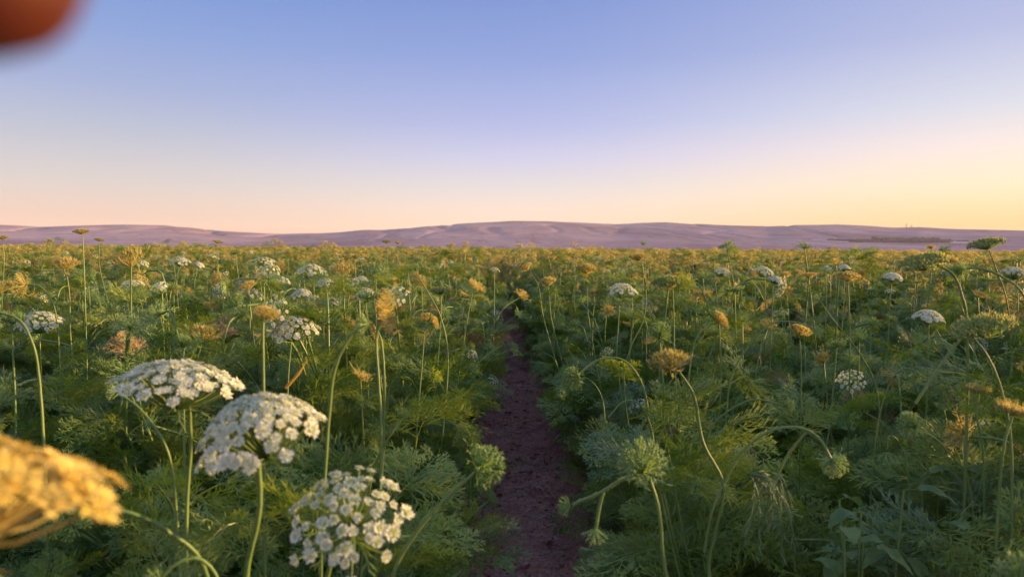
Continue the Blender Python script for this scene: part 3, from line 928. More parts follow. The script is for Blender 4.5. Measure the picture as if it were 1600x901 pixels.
def hero(label, heads, stems, leaves=4, srad=0.0032, cat='carrot plant', seedv=1, base_to=None, group=None, leaf_len=0.2, leaf_t=(0.5, 0.95)):
    """heads: (kind, u, v, d, radius, axis); stems: lists of (u, v, d), the first one runs on to the soil"""
    rg = random.Random(seedv)
    s0 = [P(*q) for q in stems[0]]
    e = s0[-1]
    dn = (s0[-1] - s0[-2]) if len(s0) > 1 else Vector((0, 0, -1))
    hz = Vector((dn.x, dn.y, 0)) * 0.6
    if hz.length > 0.12: hz = hz.normalized() * 0.12
    if base_to: gx, gy = base_to
    else: gx, gy = e.x + hz.x, e.y + hz.y
    ph = ((gx - FUR + PITCH / 2) % PITCH) - PITCH / 2      # nothing grows in a furrow
    if abs(ph) < 0.34: gx += (0.34 if ph > 0 else -0.34) - ph
    if e.z > 0.15:
        seg = (s0[-1] - s0[-2]); g_end = Vector((gx, gy, 0.05)); tot = (g_end - e).length
        x_, st_ = seg.length * 1.5, e
        while x_ < tot * 0.7:
            f_ = x_ / tot
            s0 = s0 + [e.lerp(g_end, f_) + seg.normalized() * min(seg.length, 0.05) * (1 - f_) * 0.6]
            x_ *= 2.0
        s0 = s0 + [g_end]
    t = empty('carrot_plant', (gx, gy, 0.05)); org = Vector((gx, gy, 0.05))
    tag(t, label, cat, group)
    fo = MB()
    for i, q in enumerate([s0] + [[P(*a) for a in s] for s in stems[1:]]):
        c = [p - org for p in curve(q, 7)]
        n = len(c)
        r0, r1 = (srad * 0.52, srad * 0.85) if i == 0 else (srad * 0.48, srad * 0.6)
        mb = MB(); wob = [Vector((rg.uniform(-1, 1), rg.uniform(-1, 1), rg.uniform(-1, 1))) * srad * 0.07 for _ in c]
        c = [p + w_ for p, w_ in zip(c, wob)]
        rr_ = [(r0 + (r1 - r0) * k / n) * rg.uniform(0.95, 1.05) for k in range(n)]
        mb.tube(c, rr_, 12)
        V_ = mb.V[-1].reshape(n, 12, 3); ctr = V_.mean(axis=1, keepdims=True); V_[:, ::2] = ctr + (V_[:, ::2] - ctr) * 0.84   # ribs
        hq = []
        for _ in range(260):
            k = rg.randrange(n - 1); p = c[k].lerp(c[k + 1], rg.random()); tt = (c[k + 1] - c[k]).normalized()
            dd = Vector((rg.uniform(-1, 1), rg.uniform(-1, 1), rg.uniform(-1, 1))); dd = (dd - tt * dd.dot(tt)).normalized()
            diamond(hq, p + dd * rr_[k] * 0.9, (dd - tt * 0.3).normalized(), rg.uniform(0.0008, 0.002), 0.00012, tt)
        mb.quads([tuple(v) for v in hq], 0)
        mb.build('stem', [M_STEM], t, smooth=True)
        if i == 0:
            for k in range(leaves * 3 // 2):
                f = leaf_t[0] + (leaf_t[1] - leaf_t[0]) * (k + rg.random() * 0.6) / (leaves * 1.5 + 0.5)
                p = c[int(f * (n - 1))]; a = rg.uniform(0, 6.28); el = R(rg.uniform(0, 60))
                place_frond(fo, rg.choice(FR_HI), p, (math.cos(a) * math.cos(el), math.sin(a) * math.cos(el), math.sin(el)), leaf_len * rg.uniform(0.7, 1.2), rg.uniform(-.6, .6), 1 if rg.random() < 0.15 else 0)
    if fo.n: fo.build('foliage', [M_LEAF, M_PALE], t)
    for j, (kd, u, v, d, Rr, ax) in enumerate(heads):
        sd = seedv * 13 + j
        axis = W(ax)
        org_h = P(u, v, d) - axis * Rr * (0.62 if kd in ('dome', 'domebig', 'open', 'wide') else 0.45) - org
        M = Matrix.Translation(org_h) @ basis(axis, spin=rg.uniform(0, 6)).to_4x4()
        if kd in ('domebig', 'open', 'wide'):
            op = kd == 'open'
            rays, _, tr, U = head_dome(sd, Rr=Rr, n=56 if op else 112, ur=0.0071 if not op else 0.0065, H=0.42 if op else (0.38 if kd == 'wide' else 0.66), base=0.40, cream=0.55 if op else 0.28, separate=True, ragged=0.14 if op else 0.08)
            h = rays.build('flower_head', [M_STEM], t); h.matrix_local = M
            me = [x.mesh('flower_cluster', MATS_F) for x in U]
            for q, T_ in enumerate(tr):
                link('flower_cluster', me[q % len(me)], h, T_)
            b = MB(); bracts(b, 11, Rr * 0.85, sd, 0.35, wd=0.0009); bo = b.build('bracts', [M_BRACT], h)
        elif kd == 'golddome':
            g_ = dome_full(sd, Rr=Rr, n=70, ur=0.0085, H=0.30, base=0.4, cream=0.5)
            h = g_.build('flower_head', [M_SUNLIT_GOLD, M_SEED, M_SEED], t); h.matrix_local = M
            b = MB(); bracts(b, 26, Rr * 1.25, sd, 1.15, wd=0.0020); b.build('bracts', [M_SEED], h)
        elif kd == 'dome':
            g_ = dome_full(sd, Rr=Rr, n=int(32 + Rr * 500), ur=max(0.0055, Rr * 0.155), H=0.55, cream=0.3)
            h = g_.build('flower_head', MATS_F, t); h.matrix_local = M
            b = MB(); bracts(b, 9, Rr * 0.9, sd, 0.3); b.build('bracts', [M_BRACT], h)
        elif kd in ('ball', 'flat', 'gflat', 'nest', 'gold', 'bud'):
            par = dict(ball=(0.95, 80, False, 0.36), flat=(0.25, 60, True, 0.32), gflat=(0.22, 90, False, 0.30), nest=(-0.15, 56, True, 0.6), gold=(0.4, 60, True, 0.5), bud=(0.8, 22, False, 0.8))[kd]
            g_ = head_spiky(sd, Rr, par[1], par[0], True, par[2], par[3])
            h = g_.build('flower_head', [M_BRACT, M_SEED, M_BUD] if kd == 'gflat' else MATS_S if kd in ('ball', 'bud') else MATS_G, t); h.matrix_local = M
            b = MB(); bracts(b, 12 if kd != 'bud' else 8, Rr * (1.35 if kd not in ('flat', 'gflat') else 1.15), sd, 0.45 if kd == 'ball' else 0.15 if kd == 'flat' else -0.2, wd=0.0010 if Rr > 0.02 else 0.0007)
            b.build('bracts', [M_BRACT if kd in ('ball', 'bud') else M_SEED], h)
    return t

# nearest ones
hero('large blurred golden flower head edge-on at the very left, lit by the sun', [('golddome', -68, 752, 0.25, 0.049, (0.05, 1, -0.20))], [[(-70, 790, 0.25), (-85, 980, 0.27)]], 0, 0.004, seedv=2)
hero('big white domed flower head, the largest of the near ones, above its hanging rim clusters', [('domebig', 400, 664, 0.60, 0.050, (-0.20, 1, 0.24))], [[(404, 715, 0.605), (405, 800, 0.62), (385, 900, 0.64)]], 0, 0.0040, seedv=3)
hero('white flower head spreading flat, just behind and left of the largest dome', [('wide', 281, 582, 0.72, 0.058, (0.10, 1, -0.02))], [[(296, 630, 0.72), (298, 700, 0.74), (292, 790, 0.76)]], 2, 0.0030, seedv=4, leaf_t=(0.6, 0.9))
hero('open creamy white flower head low down, florets in separate loose clusters', [('open', 545, 800, 0.58, 0.046, (0.04, 0.80, 0.72))], [[(525, 850, 0.59), (500, 960, 0.62)]], 0, 0.0032, seedv=5)
hero('green spiky ball on a slanting stalk beside the bare furrow', [('ball', 757, 727, 0.75, 0.022, (0.95, 0.22, -0.1))], [[(742, 738, 0.75), (700, 775, 0.76), (650, 832, 0.77), (612, 905, 0.78)]], 0, 0.0036, seedv=6)
hero('large green spiky ball on a thick upright stalk with a low side bud', [('ball', 1003, 722, 0.80, 0.027, (-0.05, 1, 0.25)), ('bud', 930, 832, 0.82, 0.012, (-0.1, -1, 0.1)), ('bud', 885, 790, 0.84, 0.010, (-1, -0.1, 0.1))],
     [[(1015, 745, 0.80), (1030, 800, 0.80), (1042, 905, 0.81)], [(1012, 760, 0.80), (980, 746, 0.81), (940, 768, 0.82), (895, 788, 0.84)], [(943, 768, 0.82), (936, 795, 0.82), (931, 826, 0.82)]], 0, 0.0036, seedv=7)
hero('branching green stalk with an arched arm and a nodding spiky head', [('ball', 1303, 724, 0.90, 0.017, (0.35, -1, 0.1)), ('gold', 1046, 566, 0.92, 0.024, (-0.15, 0.9, 0.35))],
     [[(1062, 582, 0.92), (1085, 620, 0.92), (1098, 690, 0.92), (1130, 757, 0.92), (1118, 830, 0.93), (1108, 890, 0.94)], [(1130, 757, 0.92), (1160, 705, 0.91), (1205, 672, 0.90), (1250, 668, 0.90), (1280, 685, 0.90), (1298, 716, 0.90)], [(1130, 757, 0.92), (1112, 800, 0.92), (1100, 862, 0.93)], [(1262, 672, 0.90), (1228, 715, 0.92), (1206, 770, 0.94), (1200, 830, 0.97)]], 0, 0.0033, seedv=8)
hero('green spiky seed head with upright orange bracts, above the branching stalk', [('ball', 1031, 520, 1.10, 0.018, (0.05, 1, 0.1))], [[(1031, 535, 1.1), (1036, 600, 1.1), (1040, 680, 1.12)]], 5, 0.0028, seedv=9)
hero('nodding spiky head on a pale arched stalk at the edge of the furrow', [('ball', 896, 590, 1.10, 0.018, (-1, -0.25, 0.1))], [[(906, 582, 1.10), (935, 562, 1.10), (975, 563, 1.10), (1005, 605, 1.11), (1020, 690, 1.13)]], 5, 0.0028, seedv=10)
hero('arched bare stalk with its tip bending to the left above the near leaves', [('bud', 945, 660, 1.05, 0.010, (-1, -0.2, 0.1))], [[(950, 652, 1.05), (975, 627, 1.05), (1000, 632, 1.05), (1018, 672, 1.06), (1030, 760, 1.08)]], 3, 0.0024, seedv=11)
hero('long low arched stalk reaching right behind the branching stalk', [('bud', 1232, 634, 1.15, 0.010, (1, -0.2, 0.0))], [[(1225, 633, 1.15), (1180, 624, 1.15), (1140, 640, 1.15), (1108, 675, 1.16), (1095, 740, 1.18)]], 3, 0.0024, seedv=12)
hero('tall bristly flat head leaning at the far right, standing above the hill line', [('gflat', 1541, 379, 1.35, 0.030, (-0.22, 1, 0.0))], [[(1546, 392, 1.35), (1560, 430, 1.35), (1574, 475, 1.36), (1580, 560, 1.38)]], 4, 0.0022, seedv=13)
hero('bristly head on a thick bowed stalk left of the tallest right-hand head', [('gflat', 1442, 408, 1.10, 0.034, (-0.35, 1, 0.15)), ('nest', 1478, 402, 1.15, 0.018, (0.3, 1, 0))], [[(1462, 413, 1.10), (1490, 430, 1.10), (1504, 465, 1.10), (1510, 500, 1.11), (1512, 600, 1.13)]], 5, 0.0036, seedv=14)
hero('arched stalk rising from the right edge and tipping over to the left', [('ball', 1497, 424, 1.2, 0.014, (-1, 0.1, 0))], [[(1504, 421, 1.2), (1530, 419, 1.2), (1565, 432, 1.2), (1600, 462, 1.2), (1622, 540, 1.2)]], 4, 0.0030, seedv=15)
hero('broad flat bristly head seen edge-on, slanting up to the right near the right edge', [('gflat', 1535, 508, 0.95, 0.038, (-0.32, 1, 0.05))], [[(1518, 524, 0.95), (1545, 560, 0.95), (1566, 615, 0.96), (1580, 700, 0.97)], [(1500, 530, 0.98), (1470, 570, 0.99), (1430, 630, 1.0)]], 4, 0.0030, seedv=16)
hero('green spiky head pointing right, cut by the right edge', [('nest', 1586, 636, 0.95, 0.024, (0.2, 1, 0.1))], [[(1582, 650, 0.95), (1570, 690, 0.95), (1562, 760, 0.96)]], 3, 0.0030, seedv=17)
hero('small flat green head on a thin upright stalk near the right edge', [('nest', 1528, 606, 1.05, 0.016, (0, 1, 0.1))], [[(1530, 616, 1.05), (1526, 650, 1.05), (1536, 705, 1.06)]], 3, 0.0022, seedv=18)
hero('loose spiky head on a slanting stalk above the broad-leaved weed', [('ball', 1422, 662, 1.10, 0.019, (-0.8, 0.5, 0.1))], [[(1434, 670, 1.10), (1462, 685, 1.10), (1490, 715, 1.10), (1512, 745, 1.11)]], 3, 0.0020, seedv=19)
hero('small green cup-shaped bud on a short stalk above the weed', [('bud', 1385, 712, 1.1, 0.013, (0, -1, 0.1))], [[(1386, 702, 1.1), (1391, 680, 1.1), (1410, 700, 1.12), (1420, 760, 1.13)]], 2, 0.0018, seedv=20)
hero('whitish bristly head in the bottom right corner', [('ball', 1602, 905, 0.55, 0.020, (0.1, 0.8, 0.4))], [[(1606, 930, 0.55), (1610, 990, 0.56)]], 0, 0.003, seedv=21)

# middle distance
mid_heads = [
 ('white flower head of loose separate clusters in front of the greenish ones', 'dome', 459, 511, 1.40, 0.047, (0.05, 1, 0.30), [(455, 535), (450, 600)]),
 ('pinkish white domed head on an orange stalk, tallest white head left of the furrow', 'dome', 487, 423, 1.75, 0.038, (0.05, 1, 0.1), [(490, 440), (491, 475), (492, 520)]),
 ('dull white flower head near the left edge, above an arched stalk', 'dome', 60, 501, 1.60, 0.047, (0.0, 1, 0.25), [(62, 525), (65, 590)]),
 ('cream flower head leaning left on a curved orange stalk', 'dome', 204, 446, 1.90, 0.034, (-0.25, 1, 0.15), [(208, 460), (215, 482), (216, 530)]),
 ('blurred tan flower head on a straight orange stalk, second from the left edge', 'gold', 103, 412, 1.80, 0.030, (0.0, 1, 0.1), [(105, 432), (109, 465), (110, 520)]),
 ('orange seed head turned to the left on an arched stalk by the left edge', 'gold', 34, 445, 1.60, 0.026, (-1, 0.15, 0.1), [(44, 444), (66, 450), (85, 480), (92, 540)]),
 ('small flat head on a tall orange stalk crossing the hills at left', 'flat', 127, 361, 1.70, 0.017, (-0.05, 1, 0.0), [(129, 370), (131, 412), (133, 470)]),
 ('white head with a pink side, third of the far left white ones', 'dome', 281, 407, 2.6, 0.036, (0.1, 1, 0.15), [(279, 420), (276, 450)]),
 ('small pinkish head just right of the far white dome', 'dome', 311, 413, 2.8, 0.020, (0.4, 1, 0.1), [(307, 424), (304, 450)]),
 ('small blue-white head between the tan head and the far pink one', 'dome', 218, 411, 2.7, 0.030, (0.1, 1, 0.2), [(217, 422), (216, 455)]),
 ('small white head behind and right of the pinkish dome', 'dome', 509, 441, 2.0, 0.026, (0.1, 1, 0.25), [(508, 452), (506, 490)]),
 ('narrow white head half hidden left of the greenish flower heads', 'dome', 470, 458, 1.9, 0.026, (-0.1, 1, 0.2), [(471, 470), (472, 510)]),
 ('round compact white head above the loose white clusters', 'dome', 515, 471, 1.70, 0.022, (0.1, 1, 0.3), [(514, 484), (511, 530)]),
 ('greenish white head fading among the leaves behind the loose clusters', 'nest', 482, 480, 1.65, 0.030, (0.0, 1, 0.4), [(480, 495), (478, 540)]),
 ('white head directly left of the ragged golden one', 'dome', 571, 461, 1.8, 0.028, (-0.05, 1, 0.15), [(572, 474), (574, 520)]),
 ('tiny white head above the ragged golden one', 'dome', 565, 435, 2.6, 0.016, (0, 1, 0.2), [(566, 445), (567, 480)]),
 ('white domed head right of the furrow with sepals beneath', 'dome', 972, 452, 1.85, 0.037, (0.05, 1, 0.15), [(968, 468), (966, 510), (964, 560)]),
 ('flat greenish head ringed by glowing golden bracts', 'gflat', 1043, 439, 1.60, 0.034, (-0.15, 1, 0.15), [(1051, 452), (1053, 500), (1054, 560)]),
 ('small head on a long orange S-shaped stalk right of the white dome', 'gold', 998, 402, 1.60, 0.016, (-0.2, 1, 0), [(1003, 413), (1009, 455), (1005, 500), (984, 546), (975, 600)]),
 ('dark bristly head on a straight green stalk, centre of the right side', 'flat', 1325, 431, 1.50, 0.026, (0.0, 1, 0.1), [(1325, 442), (1327, 490), (1328, 560)]),
 ('white head just right of the dark bristly one', 'dome', 1395, 432, 1.9, 0.025, (0.1, 1, 0.15), [(1393, 444), (1390, 480)]),
 ('dim white head low among the leaves left of the slanting flat head', 'dome', 1451, 493, 1.35, 0.026, (0.1, 1, 0.1), [(1451, 506), (1450, 560)]),
 ('small white head right of the golden-bracted one', 'dome', 1129, 424, 2.6, 0.029, (0.05, 1, 0.2), [(1129, 436), (1129, 470)]),
 ('white head at the foot of the tan ones, right of the small white one', 'dome', 1193, 423, 2.3, 0.033, (0.15, 1, 0.2), [(1195, 436), (1196, 470)]),
 ('thin white head low beside the larger one it overlaps', 'dome', 1213, 437, 2.0, 0.020, (0.4, 1, 0.2), [(1208, 446), (1206, 490)]),
 ('far white head, left of a close pair', 'dome', 1291, 419, 2.7, 0.021, (0.0, 1, 0.2), [(1291, 428), (1291, 460)]),
 ('far white head, right of a close pair', 'dome', 1319, 418, 2.7, 0.024, (0.0, 1, 0.2), [(1319, 427), (1319, 460)]),
 ('pinkish white head at the right edge beyond the arched stalk', 'dome', 1586, 425, 1.9, 0.032, (0.15, 1, 0.15), [(1589, 440), (1590, 490)]),
 ('yellow-green head tipping right on a bowed stalk, middle of the right side', 'gold', 1127, 500, 1.45, 0.020, (0.8, 0.5, 0.1), [(1112, 506), (1090, 525), (1080, 560), (1076, 610)]),
 ('orange glowing head half sunk in leaves above the arched stalks', 'gold', 1250, 516, 1.40, 0.020, (0.2, 1, 0.3), [(1250, 530), (1252, 580)]),
 ('small drooping head at the end of a wide arch, right half', 'bud', 1277, 517, 1.30, 0.011, (1, -0.5, 0), [(1268, 512), (1240, 503), (1205, 506), (1170, 540), (1140, 600)]),
 ('golden shaggy head left of the white dome beyond the furrow', 'gold', 916, 420, 2.1, 0.030, (0.1, 1, 0.2), [(917, 440), (919, 490)]),
 ('golden bristly head over the tip of a pale stalk right of the furrow', 'gold', 856, 440, 2.2, 0.024, (-0.2, 1, 0.2), [(858, 455), (862, 500)]),
 ('golden head leaning left over the start of the furrow', 'gold', 822, 418, 2.3, 0.022, (-0.6, 0.8, 0.1), [(828, 424), (842, 450), (850, 500)]),
 ('small spiky green head standing above the flat white one', 'ball', 285, 535, 0.95, 0.012, (0, 1, 0.1), [(285, 545), (286, 575), (287, 650)]),
 ('orange bud on a straight thick stalk behind the largest dome', 'gold', 417, 490, 0.85, 0.015, (0.35, 1, 0.1), [(411, 504), (411, 550), (412, 610), (412, 680)]),
 ('ragged golden head on edge facing right, largest golden one left of the furrow', 'nest', 605, 487, 0.95, 0.030, (1.0, 0.15, 0.15), [(590, 500), (588, 540), (592, 600), (596, 690)]),
 ('brown-orange withered head hanging under the ragged golden one', 'nest', 583, 516, 1.0, 0.014, (-0.8, -0.4, 0.2), [(590, 517), (597, 540), (601, 620)]),
 ('small orange head side-on between crossing stalks left of the furrow', 'gold', 679, 503, 1.4, 0.013, (0.9, 0.3, 0.1), [(672, 505), (664, 515), (660, 560)]),
 ('feathery golden head slanting down right, near the start of the furrow', 'nest', 745, 446, 1.7, 0.024, (0.5, 0.8, 0.2), [(738, 458), (730, 500)]),
 ('flat pale green head held edge-on left of the furrow', 'gflat', 689, 453, 1.7, 0.026, (0.0, 1, 0.02), [(689, 462), (688, 510)]),
 ('long straight stalk slanting up left with a golden tip', 'bud', 648, 420, 1.6, 0.012, (-0.4, 1, 0), [(652, 430), (672, 462), (690, 500), (700, 560)]),
 ('dark head silhouetted on the hill line, left of centre', 'flat', 604, 377, 3.2, 0.019, (0, 1, 0.0), [(605, 386), (606, 420)]),
 ('dark head silhouetted on the hill line, right one of the centre pair', 'flat', 622, 379, 3.6, 0.016, (0.3, 1, 0.0), [(622, 386), (623, 420)]),
 ('dark head on the hill line above the tall pink dome, left one', 'flat', 340, 377, 3.0, 0.019, (0.2, 1, 0.0), [(340, 386), (341, 420)]),
 ('thin forked head rising past the horizon right of centre', 'bud', 1005, 381, 3.0, 0.012, (0.0, 1, 0.0), [(1005, 388), (1005, 420)]),
 ('round dark head at the left edge on the hill line', 'gold', 4, 371, 2.3, 0.014, (0.0, 1, 0.0), [(5, 380), (6, 420)]),
 ('small flat head between the tall orange stalk and the round dark head', 'flat', 155, 374, 2.4, 0.014, (0.2, 1, 0.0), [(155, 383), (156, 420)]),
 ('pale stalk tip lit orange above a broad leaf clump at right', 'gold', 1455, 386, 2.3, 0.012, (0, 1, 0), [(1455, 394), (1455, 430)]),
 ('pale green stalk head drooping over the furrow from the right', 'bud', 880, 612, 1.5, 0.013, (-0.9, -0.3, 0), [(890, 606), (915, 590), (940, 620), (950, 690)]),
]
for i, (lb, kd, u, v, d, Rr, ax, st) in enumerate(mid_heads):
    hero(lb, [(kd, u, v, d, Rr, ax)], [[(a, b, d * 1.0) for a, b in st]], 5, 0.0024 if d > 0.99 else 0.0028, seedv=60 + i, leaf_len=0.16)

# bare arched stalks at the left
for i, (lb, st, rad) in enumerate([
 ('green stalk arching in from the left edge with a nodding tip', [(-12, 486, 0.95), (30, 500, 0.95), (52, 540, 0.95), (62, 600, 0.96)], 0.0030),
 ('slanting green stalk with an orange patch under the flat white head', [(183, 612, 0.8), (225, 645, 0.8), (262, 705, 0.8), (275, 790, 0.81)], 0.0026),
 ('low thick green stalk running right from under the golden head', [(150, 790, 0.55), (215, 805, 0.56), (270, 835, 0.58), (318, 885, 0.6)], 0.0028),
 ('short arched stalk at the bottom edge under the largest dome', [(248, 905, 0.58), (275, 880, 0.58), (310, 872, 0.59), (340, 905, 0.6)], 0.0026),
 ('thick upright stalk with a bowed tip left of the ragged golden head', [(574, 507, 0.72), (548, 525, 0.72), (524, 575, 0.73), (514, 650, 0.74)], 0.0026),
 ('dry slanting stalk leaning from upper left to lower right beyond the branching stalk', [(1281, 470, 1.3), (1300, 497, 1.3), (1345, 555, 1.3), (1372, 620, 1.32)], 0.0022),
 ('thin straight stalk slanting down to the left behind the glowing orange bracts', [(1112, 505, 1.25), (1060, 580, 1.25), (1012, 645, 1.26), (990, 720, 1.28)], 0.0018),
 ('thin green stalk bowing over to the right below the slanting flat head', [(1440, 590, 1.25), (1420, 575, 1.25), (1395, 590, 1.25), (1372, 660, 1.26)], 0.0020),
 ('thin pale stalk rising from the low creamy head to the leaves', [(632, 650, 0.95), (610, 680, 0.95), (592, 712, 0.96), (578, 760, 0.97)], 0.0022)]):
    hero(lb, [('bud', st[0][0] - 4, st[0][1] - 2, st[0][2], 0.009, (-1, 0.2, 0) if i not in (8,) else (0.6, 1, 0))], [st], 1, rad, seedv=140 + i, leaf_len=0.12)

# silvery drooping leaf under the arched arm
t = empty('carrot_leaf', P(1172, 738, 0.91)); tag(t, 'withered silvery leaf strands hanging under the arched stalk', 'leaf')
mb = MB(); r3 = random.Random(9); Q = []
for i in range(16):
    a = Vector((0, 0, 0)); e = (P(1165 + r3.uniform(-5, 85), 830 + r3.uniform(-40, 60), 0.91 + r3.uniform(-.02, .03)) - P(1172, 738, 0.91))
    mdl = e * 0.5 + (rgt * r3.uniform(0.0, 0.02) + Vector((0, 0, 0.02)))
    c = curve([a, mdl, e], 5)
    mb.tube(c, [0.0010 - 0.0006 * k / len(c) for k in range(len(c))], 4)
    for k in range(2, len(c) - 1):
        dd = ((c[k + 1] - c[k]).normalized() + Vector((r3.uniform(-1, 1), r3.uniform(-1, 1), r3.uniform(-.6, .3))) * 0.6).normalized()
        diamond(Q, c[k], dd, r3.uniform(0.01, 0.024), 0.0010, Vector((0.3, -1, 0.2)))
mb.quads([tuple(q) for q in Q]); mb.build('leaf_strands', [M_PALE], t)

# small orange leaf behind the largest dome
mb = MB(); Q = []
p0 = Vector((0, 0, 0)); e = P(480, 562, 0.9) - P(446, 606, 0.9)
mb.tube(curve([p0, e * 0.5 + rgt * 0.002, e], 5), [0.0016, 0.002, 0.002, 0.0018, 0.0018, 0.0018, 0.0016, 0.0012, 0.0008, 0.0008, 0.0006], 6)
o = mb.build('dry_leaf', [M_YLEAF]); o.location = P(446, 606, 0.9); tag(o, 'narrow orange dry leaf tip standing behind the largest dome', 'leaf')

# ------------------------------------------------------------------ broad-leaved weeds
def broad_leaf(mb, p, d, ln, wd, rg):
    d = Vector(d).normalized(); s = d.cross(Vector((0, 0, 1))).normalized(); n = s.cross(d)
    K = 8; V = []
    for i in range(K + 1):
        t = i / K
        c = p + d * ln * t - Vector((0, 0, 1)) * ln * 0.55 * t * t
        w_ = wd * math.sin(math.pi * min(1, t ** 0.8)) ** 0.8 * (1 - 0.25 * t) + 0.0004
        z = n * (0.22 * w_)
        wv = n * (rg.uniform(-.03, .03) + 0.03 * math.sin(i * 1.9)) * ln
        V += [c - s * w_ + z + wv, c - s * w_ * .5 + z * .35, c, c + s * w_ * .5 + z * .35, c + s * w_ + z - wv]
    F = [(i * 5 + k, i * 5 + k + 1, (i + 1) * 5 + k + 1, (i + 1) * 5 + k) for i in range(K) for k in range(4)]
    mb.add([tuple(v) for v in V], F)
def weed(label, u, v, d, size, n, seed):
    rg = random.Random(seed); top = P(u, v, d)
    base = Vector((top.x + rg.uniform(-.03, .03), top.y + 0.05, 0.07))
    t = empty('broad_leaved_weed', base); tag(t, label, 'weed', 'broad-leaved weeds among the carrots')
    H = top - base
    for s in range(3):
        off = Vector((rg.uniform(-.08, .08), rg.uniform(-.05, .05), rg.uniform(-.06, .0))) if s else Vector()
        c = curve([Vector((0, 0, 0)), H * 0.5 + off * 0.3, H + off], 5)
        mb = MB(); mb.tube(c, [0.003 - 0.0015 * k / len(c) for k in range(len(c))], 6); mb.build('stem', [M_STEM], t, smooth=True)
        for k in range(n):
            f = 0.80 + 0.20 * k / (n - 1); p = c[min(len(c) - 1, int(f * (len(c) - 1)))]
            a = k * 2.3 + s; el = R(rg.uniform(-25, 45))
            dd = Vector((math.cos(a) * math.cos(el), math.sin(a) * math.cos(el), math.sin(el)))
            pe = p + dd * size * 0.35
            mb = MB(); mb.tube([p, pe], [0.0012, 0.001], 4); broad_leaf(mb, pe, dd, size * rg.uniform(0.75, 1.15), size * 0.33, rg)
            mb.build('leaf', [M_WEED], t, smooth=True)
weed('dark broad-leaved weed with blue-grey leaves, largest one low at the right', 1412, 765, 1.0, 0.045, 9, 1)
weed('small broad-leaved weed lowest at the right, left of the largest one', 1345, 800, 1.0, 0.042, 8, 2)
weed('broad leaves catching light below the right-hand spiky heads', 1478, 655, 1.25, 0.050, 7, 3)
weed('lance-leaved green weed at the bottom beside the furrow', 700, 860, 1.25, 0.062, 8, 4)
weed('small dark weed in the shade right of the branching stalk', 1490, 735, 1.2, 0.045, 6, 5)

# ------------------------------------------------------------------ litter and clods on the soil
mb = MB(); rg2 = random.Random(31); Q = []
for i in range(8000):
    y = 1.6 + 8 * rg2.random() ** 1.3
    k = rg2.choice((-1, 0, 0, 0, 0, 1)); x = FUR + k * PITCH + rg2.gauss(0, 0.17)
    p = Vector((x, y, float(soil_h(np.array(x), np.array(y))) + 0.006)); a = rg2.uniform(0, 6.28)
    d = Vector((math.cos(a), math.sin(a), rg2.uniform(-.1, .35))).normalized(); l = rg2.uniform(0.008, 0.045)
    b = p + d * l; a2 = a + rg2.uniform(-1.2, 1.2); c = b + Vector((math.cos(a2), math.sin(a2), rg2.uniform(-.4, .1))) * l * 0.7
    wd = rg2.uniform(0.0007, 0.0022); z = Vector((-math.sin(a), math.cos(a), rg2.uniform(-.5, .5))) * wd
    Q.extend((p - z, p + z, b + z, b - z)); Q.extend((b - z, b + z, c + z * .4, c - z * .4))
mb.quads([tuple(q) for q in Q])
lit = mb.build('dry_litter', [plain_mat('dry_litter', (0.26, 0.16, 0.15), 0.8, (0.72, 0.60, 0.54), 40)])
tag(lit, 'dry leaf scraps and twigs strewn along the bare furrow', 'litter', kind='stuff')
mb = MB()
for i in range(3000):
    y = 0.8 + 8 * rg2.random() ** 1.2
    k = rg2.choice((-1, 0, 0, 0, 1)); x = FUR + k * PITCH + rg2.gauss(0, 0.2)
    r_ = 0.004 + 0.022 * rg2.random() ** 3
    z = float(soil_h(np.array(x), np.array(y)))
    V = []
    for la in (-0.6, 0.1, 0.75):
        for q in range(6):
            a = q * math.pi / 3 + la; rr = r_ * math.cos(la) * rg2.uniform(0.75, 1.2)
            V.append((x + rr * math.cos(a), y + rr * math.sin(a), z + r_ * 0.8 * math.sin(la) * rg2.uniform(0.8, 1.2)))
    F = [(i2 * 6 + q, i2 * 6 + (q + 1) % 6, (i2 + 1) * 6 + (q + 1) % 6, (i2 + 1) * 6 + q) for i2 in range(2) for q in range(6)]
    mb.add(V, F); mb.add(V[-6:], [tuple(range(6))])
cl = mb.build('soil_clods', [M_SOIL])
tag(cl, 'crumbly clods of soil in the furrow', 'clods', kind='stuff')

# ------------------------------------------------------------------ the photographer's hand, one fingertip dipping into the corner
def skin_mesh(name, chains, mat):
    """chains: list of lists of (Vector, radius); the first node of the first chain is the root, others join by index"""
    me = bpy.data.meshes.new(name); V, E, Rd = [], [], []
    for ch, join in chains:
        prev = join
        for p, r_ in ch:
            V.append(p); Rd.append(r_)
            if prev is not None: E.append((prev, len(V) - 1))
            prev = len(V) - 1
    me.from_pydata([tuple(v) for v in V], E, [])
    o = bpy.data.objects.new(name, me); COL.objects.link(o)
    me.materials.append(mat)
    sk = o.modifiers.new('skin', 'SKIN'); sk.use_smooth_shade = True
    for i, r_ in enumerate(Rd):
        me.skin_vertices[0].data[i].radius = r_ if isinstance(r_, tuple) else (r_, r_)
    me.skin_vertices[0].data[0].use_root = True
    sb = o.modifiers.new('sub', 'SUBSURF'); sb.levels = 2; sb.render_levels = 2
    return o
ms, t_, b_ = mat_base('skin')
b_.inputs['Base Color'].default_value = (0.075, 0.013, 0.005, 1)  # skin darkened: shade and red backlight of the fingertip put into its colour
b_.inputs['Subsurface Weight'].default_value = 0.0
b_.inputs['Subsurface Radius'].default_value = (0.01, 0.003, 0.001)
b_.inputs['Subsurface Scale'].default_value = 0.3
b_.inputs['Roughness'].default_value = 0.5
def C(r, u_, f): return CAM + rgt * r + upv * u_ + fwd * f
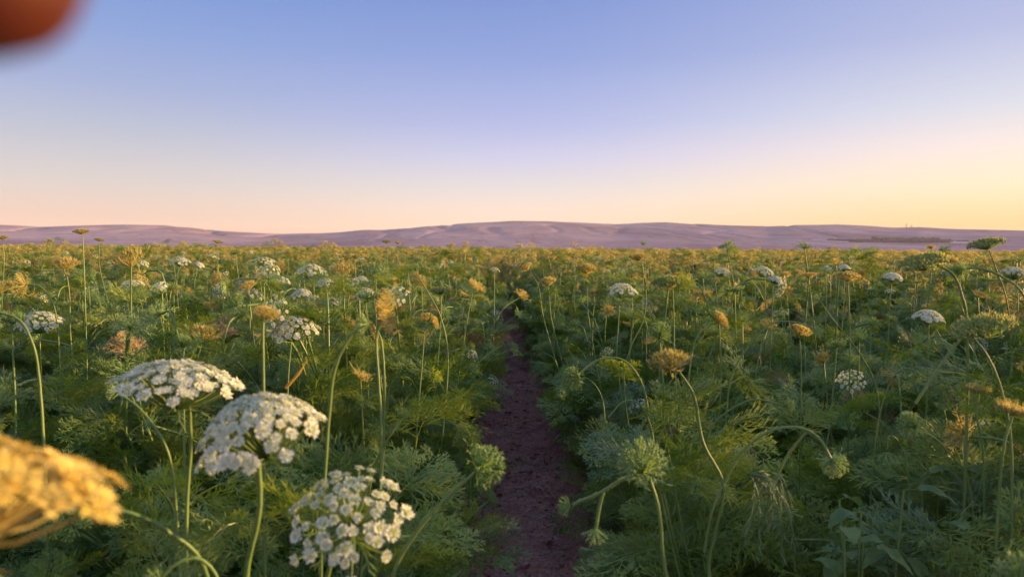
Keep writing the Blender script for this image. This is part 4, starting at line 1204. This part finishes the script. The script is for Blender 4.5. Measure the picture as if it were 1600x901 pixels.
tipc = P(104, -52, 0.056)
rel = tipc - CAM
tr_, tu, tf = rel.dot(rgt), rel.dot(upv), rel.dot(fwd)
index = [(C(tr_ - 0.095, tu + 0.030, tf - 0.060), 0.013), (C(tr_ - 0.060, tu + 0.022, tf - 0.028), 0.0125), (C(tr_ - 0.030, tu + 0.010, tf - 0.006), 0.0115), (C(tr_ - 0.010, tu + 0.002, tf), 0.0100), (C(tr_ + 0.001, tu, tf + 0.001), 0.0082)]
palm = [(C(tr_ - 0.25, tu - 0.17, tf - 0.30), 0.034), (C(tr_ - 0.19, tu - 0.07, tf - 0.20), 0.029), (C(tr_ - 0.155, tu - 0.01, tf - 0.14), (0.026, 0.036)), (C(tr_ - 0.125, tu + 0.005, tf - 0.10), (0.018, 0.036))]
def fing(dz, l, r0):
    b0 = C(tr_ - 0.105, tu + 0.022 - dz, tf - 0.070)
    return [(b0, r0), (b0 + rgt * 0.022 * l + fwd * 0.030 * l, r0 * 0.95), (b0 + rgt * 0.042 * l + fwd * 0.034 * l, r0 * 0.86), (b0 + rgt * 0.052 * l + fwd * 0.018 * l - upv * 0.003, r0 * 0.72)]
chains = [(palm, None), (index, 3), (fing(0.022, 0.8, 0.0095), 3), (fing(0.041, 0.75, 0.0090), 3), (fing(0.058, 0.62, 0.0078), 3),
          ([(C(tr_ - 0.150, tu - 0.040, tf - 0.110), 0.0135), (C(tr_ - 0.120, tu - 0.055, tf - 0.085), 0.0115), (C(tr_ - 0.100, tu - 0.058, tf - 0.065), 0.009)], 2)]
hand = skin_mesh('person', chains, ms)
tag(hand, 'reddish out-of-focus fingertip of the photographer in the top left corner', 'person')

# ------------------------------------------------------------------ evening haze over the plain
bpy.ops.mesh.primitive_cube_add(size=2, location=(0, 3500, 150))
hz = bpy.context.object; hz.name = 'haze'; hz.scale = (12000, 8000, 160)
mh = bpy.data.materials.new('evening_haze'); mh.use_nodes = True
th = mh.node_tree
th.nodes.remove(th.nodes['Principled BSDF'])
pv = th.nodes.new('ShaderNodeVolumePrincipled'); pv.inputs['Density'].default_value = 4.5e-5; pv.inputs['Color'].default_value = (0.95, 0.86, 0.92, 1)
th.links.new(pv.outputs[0], th.nodes['Material Output'].inputs['Volume'])
hz.data.materials.append(mh)
tag(hz, 'thin mauve evening haze between the field and the hills', 'haze', kind='stuff')
